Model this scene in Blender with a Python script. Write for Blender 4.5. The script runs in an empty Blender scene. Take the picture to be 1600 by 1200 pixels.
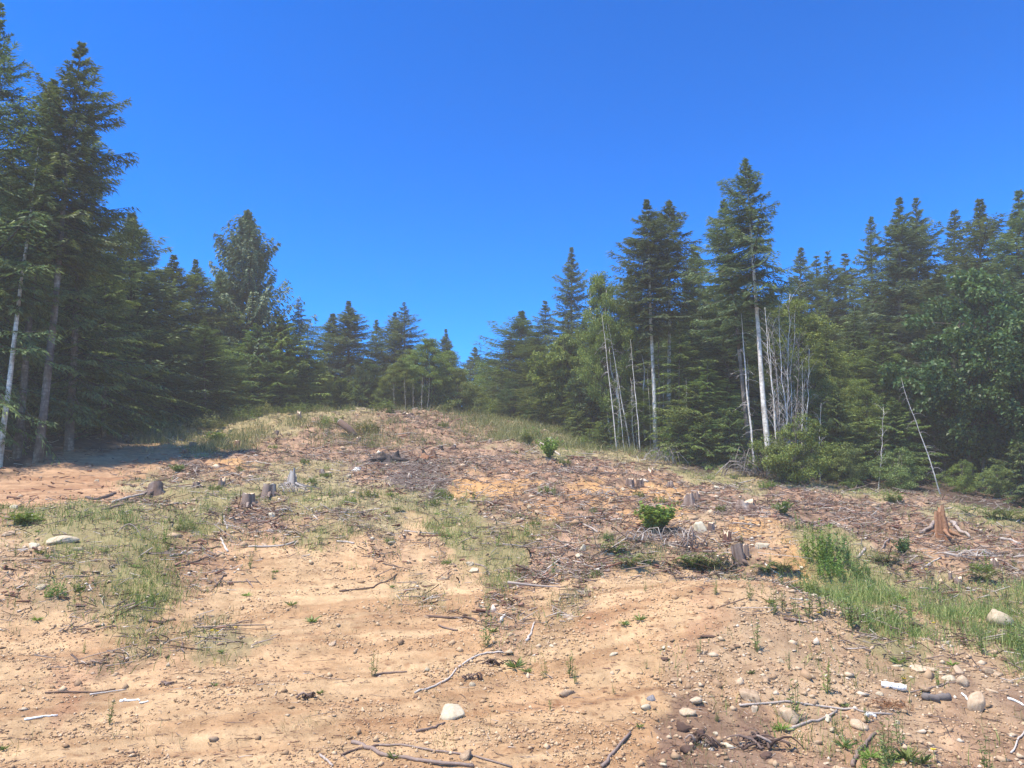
import bpy, math, random
import numpy as np
from mathutils import Vector, Matrix, Quaternion

# ------------------------------------------------------------------ camera, sky, sun, exposure
SC = bpy.context.scene
COL = SC.collection
CAMZ = 1.65
PITCH = math.radians(12.0)
FPX = 1232.0                      # focal length in pixels of the 1600 px wide photograph
cam_data = bpy.data.cameras.new("camera")
cam_data.sensor_width = 36.0
cam_data.lens = 36.0 * FPX / 1600.0
cam_data.clip_start = 0.05
cam_data.clip_end = 2000.0
cam = bpy.data.objects.new("camera", cam_data)
COL.objects.link(cam)
cam.location = (0, 0, CAMZ)
cam.rotation_euler = (math.radians(90) + PITCH, 0, 0)
SC.camera = cam

SUN_AZ = math.radians(-128.0)     # clockwise from +Y (the view direction): the sun stands to the left
SUN_EL = math.radians(64.0)
world = bpy.data.worlds.new("World")
SC.world = world
world.use_nodes = True
nt = world.node_tree
nt.nodes.clear()
sky = nt.nodes.new("ShaderNodeTexSky")
sky.sky_type = 'NISHITA'
sky.sun_disc = False
sky.sun_elevation = SUN_EL
sky.sun_rotation = SUN_AZ
sky.altitude = 900.0
sky.air_density = 1.0
sky.dust_density = 0.25
sky.ozone_density = 4.0
hs = nt.nodes.new("ShaderNodeHueSaturation")
hs.inputs['Saturation'].default_value = 1.40
hs.inputs['Value'].default_value = 0.75
hs.inputs['Hue'].default_value = 0.489
bg = nt.nodes.new("ShaderNodeBackground")
bg.inputs['Strength'].default_value = 0.15
wo = nt.nodes.new("ShaderNodeOutputWorld")
nt.links.new(sky.outputs[0], hs.inputs['Color'])
gm = nt.nodes.new("ShaderNodeGamma")
gm.inputs['Gamma'].default_value = 1.55
nt.links.new(hs.outputs[0], gm.inputs['Color'])
nt.links.new(gm.outputs[0], bg.inputs[0])
nt.links.new(bg.outputs[0], wo.inputs[0])

sun_data = bpy.data.lights.new("sun", 'SUN')
sun_data.energy = 5.0
sun_data.angle = math.radians(0.53)
sun_data.color = (1.0, 0.92, 0.79)
sun = bpy.data.objects.new("sun", sun_data)
COL.objects.link(sun)
sd = Vector((math.sin(SUN_AZ) * math.cos(SUN_EL), math.cos(SUN_AZ) * math.cos(SUN_EL), math.sin(SUN_EL)))
sun.rotation_euler = sd.to_track_quat('Z', 'Y').to_euler()
sun.location = (0, 0, 60)

vs = SC.view_settings
vs.view_transform = 'Standard'
vs.look = 'None'
vs.gamma = 1.0
vs.exposure = 0.76
vs.use_curve_mapping = False
SC.cycles.max_bounces = 6
SC.cycles.transparent_max_bounces = 4
SC.cycles.volume_bounces = 0
SC.cycles.diffuse_bounces = 3

random.seed(7)
RNG = np.random.default_rng(11)

# ------------------------------------------------------------------ noise
def _hash(ix, iy, seed):
    h = (ix.astype(np.int64) * 374761393 + iy.astype(np.int64) * 668265263 + seed * 974634541) & 0xffffffff
    h = ((h ^ (h >> 13)) * 1274126177) & 0xffffffff
    h = (h ^ (h >> 16)) & 0xffffffff
    return h / 4294967295.0

def vnoise(x, y, seed=0):
    x = np.asarray(x, float); y = np.asarray(y, float)
    ix = np.floor(x); iy = np.floor(y)
    fx = x - ix; fy = y - iy
    fx = fx * fx * (3 - 2 * fx); fy = fy * fy * (3 - 2 * fy)
    a = _hash(ix, iy, seed); b = _hash(ix + 1, iy, seed)
    c = _hash(ix, iy + 1, seed); d = _hash(ix + 1, iy + 1, seed)
    return (a * (1 - fx) + b * fx) * (1 - fy) + (c * (1 - fx) + d * fx) * fy

def fbm(x, y, octaves=4, seed=0, gain=.5):
    t = 0; a = 1; n = 0; f = 1
    for o in range(octaves):
        t = t + a * (vnoise(x * f + 17.3 * o, y * f - 9.1 * o, seed + o) - .5)
        n += a; a *= gain; f *= 2.03
    return t / n * 2

# ------------------------------------------------------------------ terrain from survey points
def ray(px, py):
    xc = (px - 800.0) / FPX; yc = (600.0 - py) / FPX
    c, s = math.cos(PITCH), math.sin(PITCH)
    return np.array([xc, c - s * yc, s + c * yc])

def at_depth(px, py, Y):
    r = ray(px, py)
    return np.array([0, 0, CAMZ]) + r * (Y / r[1])

SURVEY = [
 # foreground
 (-100,1200,6.8),(200,1200,6.9),(500,1200,7.0),(800,1200,7.0),(1100,1200,7.1),(1400,1200,7.4),(1700,1200,7.4),
 (0,1100,8.6),(300,1100,8.6),(600,1100,8.7),(850,1100,8.6),(1100,1090,8.5),(1400,1090,9.0),(1700,1090,9.2),
 (0,1020,10.4),(300,1020,10.4),(600,1020,10.5),(850,1010,10.4),(1050,1000,10.0),(1300,1000,10.4),(1600,1010,11.0),
 # road bend and toe of the left bank
 (0,965,11.8),(150,965,11.9),(350,955,12.4),(600,950,12.6),(800,940,12.6),(960,930,12.0),
 (0,900,13.1),(150,890,13.4),(330,895,14.2),(500,880,15.4),(650,890,15.4),(800,905,14.6),
 (0,840,15.0),(120,825,15.8),(300,835,16.5),(450,830,17.6),(600,820,18.2),(750,850,17.0),(900,860,16.4),
 # top of the bank, left track
 (0,790,19.0),(120,782,20.0),(240,775,21.0),(380,785,21.0),(520,765,23.5),(650,770,22.5),(800,790,21.0),(950,800,20.5),
 (-80,750,24.0),(60,745,25.0),(200,735,27.0),(330,735,27.0),(470,725,29.0),(620,730,28.0),(770,745,26.0),(900,750,25.5),
 (-60,700,30.0),(60,695,31.0),(170,690,33.0),(280,695,34.0),(400,695,34.0),(550,690,35.0),(700,695,35.0),(850,705,33.0),
 (180,668,40.0),(300,660,41.0),(420,645,43.0),(560,640,45.0),(680,646,46.0),(790,660,46.0),(880,672,45.0),(930,700,38.0),
 # right mound: lip, the dip behind it, then the slash slope
 (1080,905,12.4),(1180,908,12.2),(1270,930,12.0),(1400,975,11.5),(1550,1000,11.4),
 (1060,918,13.8),(1150,922,13.8),(1230,925,13.6),(1100,905,14.8),(1190,908,14.8),(1290,935,13.8),(1420,950,13.2),(1600,960,13.0),
 (1000,860,16.2),(1150,868,16.2),(1260,875,15.8),(1420,895,15.6),(1650,905,15.6),
 (1060,815,19.5),(1200,825,18.5),(1330,835,18.5),(1475,840,19.0),(1650,860,18.5),
 (1020,775,23.5),(1150,780,23.0),(1300,790,22.5),(1450,800,22.5),(1650,815,22.5),
 (1000,735,30.0),(1120,752,28.5),(1250,762,28.0),(1400,775,27.0),(1550,790,27.0),(1700,800,27.0),
 (965,708,34.0),(1080,722,34.5),(1200,742,32.0),(1400,755,32.5),(1600,770,32.0),
]
pts = [at_depth(*s) for s in SURVEY]
X0 = [[p[0], p[1], p[2]] for p in pts]
for a in range(0, 360, 30):                     # land beyond the picture
    t = math.radians(a)
    fwd = math.cos(t)
    if fwd < .3: X0.append([9 * math.sin(t), 9 * fwd, -.1 + .5 * fwd])
    X0.append([75 * math.sin(t), 75 * fwd, 4.5 + 5.0 * fwd if a not in (30, 60) else 5.5])
    X0.append([420 * math.sin(t), 420 * fwd, 6.0 + 6 * fwd])
X0 += [[0, 58, 9.3], [-14, 58, 9.6], [14, 58, 8.6], [-30, 55, 8.8], [25, 50, 7.2], [35, 48, 6.0], [0, 0, 0.0], [3, 3, 0], [-3, 3, 0]]
X0 = np.array(X0)

def warp(x, y):
    r = np.sqrt(x * x + y * y) + 1e-6
    k = np.log(1 + r / 4.0) / r
    return x * k, y * k

def _tps(r2):
    return .5 * r2 * np.log(r2 + 1e-12)

wx, wy = warp(X0[:, 0], X0[:, 1])
_n = len(X0)
_K = _tps((wx[:, None] - wx) ** 2 + (wy[:, None] - wy) ** 2) + np.eye(_n) * 2e-4
_P = np.c_[np.ones(_n), wx, wy]
_A = np.block([[_K, _P], [_P.T, np.zeros((3, 3))]])
_sol = np.linalg.solve(_A, np.r_[X0[:, 2], 0, 0, 0])

def base_h(x, y):
    x = np.atleast_1d(np.asarray(x, float)); y = np.atleast_1d(np.asarray(y, float))
    out = np.empty(len(x))
    for i in range(0, len(x), 40000):
        u, v = warp(x[i:i + 40000], y[i:i + 40000])
        K = _tps((u[:, None] - wx) ** 2 + (v[:, None] - wy) ** 2)
        out[i:i + 40000] = K @ _sol[:_n] + _sol[_n] + _sol[_n + 1] * u + _sol[_n + 2] * v
    return out

def hit(px, py, hf=base_h, dmax=60.0):
    """ground point seen at a pixel of the photograph"""
    r = ray(px, py)
    ds = np.geomspace(4.0, dmax, 400)
    P = np.outer(ds / r[1], r); P[:, 2] += CAMZ
    d = P[:, 2] - hf(P[:, 0], P[:, 1])
    k = np.where(d < 0)[0]
    if len(k) == 0:
        k = [int(np.argmin(d))]
    i = k[0]
    if i == 0: return P[0]
    f = d[i - 1] / (d[i - 1] - d[i] + 1e-9)
    f = min(max(f, 0), 1)
    return P[i - 1] * (1 - f) + P[i] * f

# ------------------------------------------------------------------ what covers the ground where
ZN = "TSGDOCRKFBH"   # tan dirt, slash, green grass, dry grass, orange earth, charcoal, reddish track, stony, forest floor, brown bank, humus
ZS = """
T 0 1190;T 200 1190;T 400 1190;T 600 1190;T 800 1190;T 0 1100;T 200 1100;T 400 1100;T 600 1100;T 800 1100;T 950 1120;T 100 1030;T 300 1060;T 500 1030;T 700 1020;T 500 960;T 650 990
T 350 960;T 450 920;T 380 880;T 560 880;T 700 910;T 850 925;T 950 940;T 650 860;T 645 820;T 720 870;T 0 985;T 180 985;T 980 1000;T 1050 930;T 1000 1050;T 900 1010;T 1150 925;T 430 890;T 500 875;T 1020 905;T 620 930;B 460 848;B 540 853;D 590 828;B 600 858;S 560 815;B 700 875;B 690 845
B 260 1030;B 180 1050;D 235 1018;D 320 1003;T 270 1030;T 290 985;D 640 932;T 640 950;T 600 925;D 880 950;T 880 975;T 840 940;B 800 950;B 880 950;R 100 1060;R 950 970;R 1100 960
K 1200 960;K 1300 1000;K 1200 1030;K 1350 1050;K 1450 1080;K 1550 1060;K 1550 1130;K 1450 1150;K 1250 1100;K 1150 1000;K 1100 1040;K 1500 1010;K 1250 945
H 1095 1155;H 1190 1172;B 1240 1150;H 1280 1185;B 1320 1150;B 1380 1185;H 1440 1190;B 1550 1190;H 1500 1105;H 1585 1090;H 1560 1160;B 1480 1140;K 1420 1120;H 1400 1090
B 30 940;B 130 920;B 60 880;B 330 910;B 300 880;B 380 850;K 60 925;K 150 945;K 20 860;B 0 830
G 120 860;G 80 820;G 220 820;G 180 810;G 30 815;G 200 900;G 250 870;G 230 940;G 100 910;G 310 830;G 300 770;G 180 935;G 270 800
R 30 760;R 110 740;R 60 790;R 160 755;R 210 715;R 120 720;R 200 740;R 160 770;F 150 695;F 90 705;F 200 692;F 30 715;R 250 700
D 240 755;D 310 760;G 360 770;G 340 790;D 420 755;G 470 790;D 540 780;G 520 835;G 500 845;G 545 832;D 450 830;D 580 800
S 390 800;S 420 810;S 260 790;B 480 810;B 400 830
G 690 800;G 660 795;G 730 805;G 760 845;G 810 830;G 780 860;D 650 785;G 740 800;D 850 835;G 700 815
O 770 760;O 740 755;O 800 762;O 860 800;S 820 790;S 870 780;S 900 800;O 940 770;S 960 790
C 640 735;C 600 725;C 670 745;C 700 730;S 560 745;D 500 760;S 720 720;C 690 760
S 850 880;S 900 870;S 800 810;S 930 830;S 960 860;S 870 850;S 980 830
S 300 740;S 350 730;S 400 740;D 440 735;O 370 725;D 500 730;S 560 700;S 600 690;S 480 700;S 420 700;S 360 705;S 320 720
D 260 690;D 330 680;D 400 670;D 300 668;D 360 655;D 440 655;D 480 648;D 540 650;S 500 670;S 560 665;S 620 665;S 470 685;D 230 675;G 330 700
S 680 670;S 740 680;S 700 660;D 800 690;D 780 670;S 820 700;D 860 700;D 920 690;D 830 665;D 880 668;S 780 710;S 860 730;D 950 700;G 860 705;S 650 700;S 700 700
S 760 735;S 850 755;S 920 740;S 990 745;S 1050 760;S 1100 770;S 1000 790;O 990 800;O 1030 765;S 1080 790;S 1150 800;S 1230 800;S 1300 790;S 1380 800;S 1450 790;S 1250 780
D 1180 760;D 1260 762;D 1340 770;G 1100 745;G 1400 778;D 1000 722;D 1070 740;S 1450 830;S 1400 830;S 1350 830;S 1500 850;S 1560 840;S 1600 860;S 1540 880;R 1440 850;R 1490 860;S 1600 830;G 1550 812;G 1600 815;D 1500 808
O 1180 840;K 1200 850;O 1230 870;K 1100 830;S 1050 850;S 1100 860;D 1000 870;G 950 850;S 1060 880;S 1130 885;D 1110 880;B 1000 885;O 1060 800;B 1200 885
G 1290 870;G 1300 850;D 1350 880;G 1350 895;G 1400 905;S 1430 895;D 1460 905;G 1450 918;G 1300 920;G 1340 935;G 1400 930;D 1440 935;G 1500 930;D 1540 925;G 1570 935;G 1390 975;D 1330 965;K 1300 950;K 1370 950;B 1410 955;D 1470 950;G 1480 970;S 1520 900;D 1560 900;B 1550 915;D 1500 985;K 1440 965;G 1600 955;D 1600 1000;K 1540 975;G 1530 950;B 1500 950;D 1590 920;S 1590 895;K 1460 985;G 1430 985
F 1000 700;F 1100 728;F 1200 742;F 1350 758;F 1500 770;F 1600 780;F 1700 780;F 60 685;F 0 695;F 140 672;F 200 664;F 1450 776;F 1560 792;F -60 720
"""
_zs = []
for tok in ZS.replace("\n", ";").split(";"):
    tok = tok.split()
    if len(tok) == 3:
        _zs.append((ZN.index(tok[0]), float(tok[1]), float(tok[2])))

def zc(x, y):
    r = np.sqrt(x * x + y * y) + 1e-6
    return np.arctan2(x, y), .33 * np.log(r)
_zp = np.array([hit(a, b)[:2] for _, a, b in _zs])
_zu, _zv = zc(_zp[:, 0], _zp[:, 1])
_zt = np.array([k for k, _, _ in _zs])
# forest floor around and beyond
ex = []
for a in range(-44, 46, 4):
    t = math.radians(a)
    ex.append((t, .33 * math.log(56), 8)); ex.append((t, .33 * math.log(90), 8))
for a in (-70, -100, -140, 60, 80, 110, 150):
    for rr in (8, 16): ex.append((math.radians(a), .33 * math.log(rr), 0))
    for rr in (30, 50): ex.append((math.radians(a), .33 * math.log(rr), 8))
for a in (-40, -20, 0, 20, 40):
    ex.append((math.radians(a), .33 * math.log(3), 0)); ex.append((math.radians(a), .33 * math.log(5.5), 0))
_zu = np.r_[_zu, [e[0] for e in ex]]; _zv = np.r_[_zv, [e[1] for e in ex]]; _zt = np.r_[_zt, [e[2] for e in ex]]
_ZM = np.zeros((len(_zt), len(ZN))); _ZM[np.arange(len(_zt)), _zt] = 1

def zones(x, y):
    x = np.atleast_1d(x); y = np.atleast_1d(y)
    out = np.empty((len(x), len(ZN)))
    for i in range(0, len(x), 40000):
        xs, ys = x[i:i + 40000], y[i:i + 40000]
        u, v = zc(xs, ys)
        lu, lv = u * 14, v * 14
        u = u + .030 * fbm(lu, lv, 3, 31) + .016 * fbm(lu * 5, lv * 5, 3, 41) + .020 * fbm(xs * 2.3, ys * 2.3, 4, 43, .65)
        v = v + .024 * fbm(lu + 9, lv + 3, 3, 51) + .014 * fbm(lu * 5, lv * 5, 3, 61) + .020 * fbm(xs * 2.3 + 7, ys * 2.3, 4, 63, .65)
        d2 = (u[:, None] - _zu) ** 2 + (v[:, None] - _zv) ** 2
        d2 -= d2.min(1)[:, None]
        w = np.exp(-d2 / .00036)
        w /= w.sum(1)[:, None]
        out[i:i + 40000] = w @ _ZM
    return out

#            T    S    G    D    O    C    R    K    F    B
ROUGH = np.array([.038, .15, .10, .10, .09, .10, .035, .075, .10, .09, .07])

def H(x, y, z=None):
    x = np.atleast_1d(np.asarray(x, float)); y = np.atleast_1d(np.asarray(y, float))
    if z is None: z = zones(x, y)
    a = z @ ROUGH
    far = np.clip((np.hypot(x, y) - 5) / 20, 0, 1)
    n = fbm(x * .55, y * .55, 3, 3) * 1.3 * (.5 + .9 * far) + fbm(x * 2.3, y * 2.3, 4, 5) * (.6 + .5 * far)
    lump = fbm(x * 6, y * 6, 4, 9, .7)
    u_ = x * .96 + y * .28; v_ = -x * .28 + y * .96
    return base_h(x, y) + a * n + (.2 * a + .014) * lump + (z[:, 0] + z[:, 6]) * .055 * fbm(u_ * .3, v_ * 1.7, 3, 153) * np.clip((np.hypot(x, y) - 4) / 3, 0, 1)

def spot(px, py, dmax=60.0):
    p = hit(px, py, H, dmax)
    p[2] = H(p[0], p[1])[0]
    return p

# ------------------------------------------------------------------ mesh helpers
def mesh_np(name, V, F, attr=None, col=None, smooth=False):
    V = np.ascontiguousarray(V, dtype=np.float32); F = np.ascontiguousarray(F, dtype=np.int32)
    me = bpy.data.meshes.new(name)
    k = F.shape[1]
    me.vertices.add(len(V)); me.vertices.foreach_set("co", V.ravel())
    me.loops.add(F.size); me.loops.foreach_set("vertex_index", F.ravel())
    me.polygons.add(len(F))
    me.polygons.foreach_set("loop_start", np.arange(0, F.size, k, dtype=np.int32))
    me.polygons.foreach_set("loop_total", np.full(len(F), k, dtype=np.int32))
    if smooth: me.polygons.foreach_set("use_smooth", np.ones(len(F), dtype=bool))
    if attr is not None:
        a = me.attributes.new("tone", 'FLOAT', 'POINT'); a.data.foreach_set("value", np.asarray(attr, dtype=np.float32))
    if col is not None:
        c = me.attributes.new("earth", 'FLOAT_COLOR', 'POINT')
        c.data.foreach_set("color", np.c_[col, np.ones(len(col))].astype(np.float32).ravel())
    me.update(); me.validate()
    return me

def link(name, me, mat=None, parent=None):
    worn = None
    if isinstance(me, tuple): me, worn = me
    o = bpy.data.objects.new(name, me); COL.objects.link(o)
    if worn is not None:
        if not me.materials: me.materials.append(worn)
        o.material_slots[0].link = 'OBJECT'; o.material_slots[0].material = worn
    if mat is not None and me is not None and not me.materials: me.materials.append(mat)
    if parent is not None: o.parent = parent
    return o

def tag(o, label=None, cat=None, group=None, kind=None):
    if label: o["label"] = label
    if cat: o["category"] = cat
    if group: o["group"] = group
    if kind: o["kind"] = kind
    return o

def empty(name, label, cat, group=None, loc=(0, 0, 0)):
    o = bpy.data.objects.new(name, None); COL.objects.link(o)
    o.empty_display_size = .2; o.location = loc
    return tag(o, label, cat, group)

class Buf:
    def __init__(s): s.V = []; s.F = []; s.T = []; s.n = 0
    def add(s, V, F, T=0.5):
        V = np.asarray(V, float); F = np.asarray(F, int)
        s.V.append(V); s.F.append(F + s.n); s.T.append(np.broadcast_to(T, (len(V),)) if np.ndim(T) < 1 else np.asarray(T)); s.n += len(V)
    def mesh(s, name, smooth=False):
        return mesh_np(name, np.concatenate(s.V), np.concatenate(s.F), np.concatenate(s.T), smooth=smooth)

def frame(d):
    d = d / (np.linalg.norm(d) + 1e-9)
    u = np.cross(d, [0, 0, 1.0])
    if np.linalg.norm(u) < .05: u = np.cross(d, [1.0, 0, 0])
    u /= np.linalg.norm(u)
    return u, np.cross(u, d)

def tube(buf, P, R, n=5, T=.5, cap=True, jit=0.0, rng=RNG):
    P = np.asarray(P, float); m = len(P)
    R = np.broadcast_to(R, (m,)).astype(float)
    V = []
    a = np.arange(n) * 2 * np.pi / n
    D = np.gradient(P, axis=0)
    u, v = frame(D[0])
    for i in range(m):
        d = D[i] / (np.linalg.norm(D[i]) + 1e-9)
        u = u - d * (u @ d); u /= (np.linalg.norm(u) + 1e-9); v = np.cross(d, u)
        rr = R[i] * (1 + jit * rng.uniform(-1, 1, n))
        V.append(P[i] + np.outer(np.cos(a) * rr, u) + np.outer(np.sin(a) * rr, v))
    V = np.concatenate(V); F = []
    for i in range(m - 1):
        for j in range(n):
            k = (j + 1) % n
            A, B, C, E = i * n + j, i * n + k, (i + 1) * n + k, (i + 1) * n + j
            F += [(A, B, C), (A, C, E)]
    TT = np.repeat(np.broadcast_to(T, (m,)), n)
    if cap:
        V = np.r_[V, [P[0], P[-1]]]; TT = np.r_[TT, TT[0], TT[-1]]
        for j in range(n):
            k = (j + 1) % n
            F += [(m * n, k, j), (m * n + 1, (m - 1) * n + j, (m - 1) * n + k)]
    buf.add(V, F, TT)

def slivers(P, D, W, L, T, up=None, rng=RNG):
    """many single-triangle leaves: base P, direction D, width W, length L"""
    N = len(P)
    if up is None: up = rng.normal(size=(N, 3)) * .5 + [0, 0, 1]
    S = np.cross(D, up); S /= (np.linalg.norm(S, axis=1)[:, None] + 1e-9)
    a = P - S * (W[:, None] * .5); b = P + S * (W[:, None] * .5); c = P + D * L[:, None]
    V = np.stack([a, b, c], 1).reshape(-1, 3)
    F = np.arange(3 * N).reshape(-1, 3)
    return V, F, np.repeat(T, 3)

def leaves(P, D, W, L, T, rng=RNG, fold=.25):
    """leaf as two triangles folded along its midrib"""
    N = len(P)
    up = rng.normal(size=(N, 3)) * .7 + [0, 0, 1]
    S = np.cross(D, up); S /= (np.linalg.norm(S, axis=1)[:, None] + 1e-9)
    U = np.cross(S, D)
    m = P + D * (L[:, None] * .45) + U * (fold * W[:, None])
    V = np.stack([P, m - S * (W[:, None] * .5), P + D * L[:, None], m + S * (W[:, None] * .5)], 1).reshape(-1, 3)
    b = np.arange(N)[:, None] * 4
    F = np.concatenate([b + [0, 2, 1], b + [0, 3, 2]], 1).reshape(-1, 3)
    return V, F, np.repeat(T, 4)

# ------------------------------------------------------------------ materials
def mat(name):
    m = bpy.data.materials.new(name); m.use_nodes = True
    n = m.node_tree; n.nodes.clear()
    out = n.nodes.new("ShaderNodeOutputMaterial")
    return m, n, out

def ramp(n, fac, stops):
    r = n.nodes.new("ShaderNodeValToRGB"); e = r.color_ramp.elements
    while len(e) < len(stops): e.new(.5)
    for el, (p, c) in zip(e, stops):
        el.position = p; el.color = (*c, 1)
    n.links.new(fac, r.inputs[0]); return r.outputs[0]

def noise(n, scale, detail=4, rough=.6, coord='Object', dist=0.0, vec=None):
    t = n.nodes.new("ShaderNodeTexNoise"); t.inputs['Scale'].default_value = scale
    t.inputs['Detail'].default_value = detail; t.inputs['Roughness'].default_value = rough
    t.inputs['Distortion'].default_value = dist
    if vec is None:
        tc = n.nodes.new("ShaderNodeTexCoord"); vec = tc.outputs[coord]
    n.links.new(vec, t.inputs['Vector']); return t.outputs[0]

def math_(n, op, a, b=None, clamp=False):
    m = n.nodes.new("ShaderNodeMath"); m.operation = op; m.use_clamp = clamp
    for i, q in enumerate((a, b)):
        if q is None: continue
        if isinstance(q, (int, float)): m.inputs[i].default_value = q
        else: n.links.new(q, m.inputs[i])
    return m.outputs[0]

def mixc(n, fac, a, b, mode='MIX'):
    m = n.nodes.new("ShaderNodeMix"); m.data_type = 'RGBA'; m.blend_type = mode
    for idx, q in ((0, fac), (6, a), (7, b)):
        if isinstance(q, (int, float)): m.inputs[idx].default_value = q
        elif isinstance(q, tuple): m.inputs[idx].default_value = (*q, 1)
        else: n.links.new(q, m.inputs[idx])
    return m.outputs[2]

def attr_(n, name, out='Fac'):
    a = n.nodes.new("ShaderNodeAttribute"); a.attribute_name = name; return a.outputs[out]

def principled(n, col, rough=.9, bump=None, bdist=.01, bstr=.6):
    p = n.nodes.new("ShaderNodeBsdfPrincipled")
    if isinstance(col, tuple): p.inputs['Base Color'].default_value = (*col, 1)
    else: n.links.new(col, p.inputs['Base Color'])
    p.inputs['Roughness'].default_value = rough
    p.inputs['Specular IOR Level'].default_value = .25
    if bump is not None:
        b = n.nodes.new("ShaderNodeBump"); b.inputs['Strength'].default_value = bstr; b.inputs['Distance'].default_value = bdist
        n.links.new(bump, b.inputs['Height']); n.links.new(b.outputs[0], p.inputs['Normal'])
    return p.outputs[0]

def leaf_mat(name, dark, mid, light, trans=.32, rough=.55, hue=.05):
    m, n, out = mat(name)
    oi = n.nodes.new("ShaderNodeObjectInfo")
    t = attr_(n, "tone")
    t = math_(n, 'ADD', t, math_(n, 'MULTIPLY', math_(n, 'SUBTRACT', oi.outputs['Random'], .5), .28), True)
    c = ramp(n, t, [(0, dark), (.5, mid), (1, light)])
    h = n.nodes.new("ShaderNodeHueSaturation")
    n.links.new(c, h.inputs['Color'])
    n.links.new(math_(n, 'ADD', math_(n, 'MULTIPLY', oi.outputs['Random'], hue), .5 - hue / 2), h.inputs['Hue'])
    d = principled(n, h.outputs[0], rough)
    tr = n.nodes.new("ShaderNodeBsdfTranslucent"); n.links.new(mixc(n, 1.0, h.outputs[0], (.95, 1, .55), 'MULTIPLY'), tr.inputs[0])
    mx = n.nodes.new("ShaderNodeMixShader"); mx.inputs[0].default_value = trans
    n.links.new(d, mx.inputs[1]); n.links.new(tr.outputs[0], mx.inputs[2]); n.links.new(mx.outputs[0], out.inputs[0])
    return m

def tone_mat(name, stops, nscale=30, namp=.5, rough=.9, bump=.01):
    m, n, out = mat(name)
    oi = n.nodes.new("ShaderNodeObjectInfo")
    nz = noise(n, nscale, 5, .65)
    t = math_(n, 'ADD', attr_(n, "tone"), math_(n, 'MULTIPLY', math_(n, 'SUBTRACT', nz, .5), namp), False)
    t = math_(n, 'ADD', t, math_(n, 'MULTIPLY', math_(n, 'SUBTRACT', oi.outputs['Random'], .5), .2), True)
    n.links.new(principled(n, ramp(n, t, stops), rough, nz, bump), out.inputs[0])
    return m

M = {}
M['fir'] = leaf_mat("fir_needles", (.040, .060, .020), (.108, .156, .056), (.26, .31, .10))
M['fir_blue'] = leaf_mat("blue_green_fir_needles", (.038, .058, .028), (.110, .155, .072), (.26, .31, .14))
M['hemlock'] = leaf_mat("hemlock_needles", (.050, .074, .018), (.138, .192, .052), (.31, .38, .095))
M['cedar'] = leaf_mat("cedar_sprays", (.05, .08, .04), (.12, .17, .085), (.22, .27, .13), .2)
M['maple'] = leaf_mat("maple_leaves", (.034, .060, .024), (.080, .138, .048), (.17, .24, .08), .3, .42)
M['alder'] = leaf_mat("alder_leaves", (.08, .11, .025), (.19, .24, .055), (.34, .38, .10), .35)
M['shrub'] = leaf_mat("shrub_leaves", (.08, .13, .02), (.18, .28, .05), (.32, .42, .10), .3)
M['weed'] = leaf_mat("weed_leaves", (.09, .12, .035), (.19, .24, .07), (.34, .38, .14), .3)
M['grass'] = leaf_mat("grass_blades", (.09, .14, .028), (.20, .28, .065), (.50, .50, .19), .35, .6)
M['drygrass'] = leaf_mat("dry_grass_blades", (.11, .14, .04), (.26, .26, .10), (.55, .50, .26), .3, .7)
M['rust'] = leaf_mat("dead_needles", (.10, .045, .02), (.22, .10, .045), (.36, .19, .09), .2, .8)

M['wood'] = tone_mat("weathered_wood", [(0, (.04, .024, .017)), (.35, (.13, .082, .060)), (.65, (.25, .18, .14)), (1, (.52, .45, .37))], 25, .35)
M['barkchips'] = tone_mat("reddish_bark", [(0, (.04, .02, .014)), (.5, (.16, .075, .05)), (1, (.34, .19, .13))], 20, .5)
M['cut'] = tone_mat("cut_wood", [(0, (.35, .22, .12)), (.5, (.58, .42, .27)), (1, (.75, .64, .50))], 30, .4)
M['rotten'] = tone_mat("orange_rotten_wood", [(0, (.07, .032, .018)), (.5, (.24, .115, .058)), (1, (.44, .27, .16))], 22, 1.1)
M['char'] = tone_mat("charred_wood", [(0, (.012, .010, .010)), (.6, (.05, .04, .036)), (1, (.16, .12, .10))], 20, .6)
M['white'] = tone_mat("bleached_splinter", [(0, (.6, .55, .45)), (1, (.85, .82, .72))], 30, .3)

def bark_mat(name, dark, mid, pale, lo, hi):
    m, n, out = mat(name)
    tc = n.nodes.new("ShaderNodeTexCoord")
    mp = n.nodes.new("ShaderNodeMapping"); mp.inputs['Scale'].default_value = (1, 1, .55)
    n.links.new(tc.outputs['Object'], mp.inputs[0])
    a = noise(n, 2.6, 6, .7, vec=mp.outputs[0]); b = noise(n, 14, 4, .7, vec=mp.outputs[0])
    mp2 = n.nodes.new("ShaderNodeMapping"); mp2.inputs['Scale'].default_value = (1.5, 1.5, 9)
    n.links.new(tc.outputs['Object'], mp2.inputs[0])
    c = noise(n, 1.2, 3, .6, vec=mp2.outputs[0])
    f = math_(n, 'ADD', math_(n, 'MULTIPLY', a, .55), math_(n, 'ADD', math_(n, 'MULTIPLY', b, .2), math_(n, 'MULTIPLY', c, .25)))
    col = ramp(n, f, [(lo, dark), ((lo + hi) / 2, mid), (hi, pale)])
    n.links.new(principled(n, col, .9, b, .02), out.inputs[0]); return m
M['bark_pale'] = bark_mat("pale_lichened_bark", (.13, .10, .078), (.44, .40, .335), (.76, .71, .62), .36, .58)
M['bark_grey'] = bark_mat("grey_bark", (.06, .046, .036), (.16, .13, .105), (.42, .38, .32), .38, .66)
M['bark_dark'] = bark_mat("dark_bark", (.03, .022, .018), (.075, .058, .048), (.18, .15, .13), .38, .68)
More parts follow.
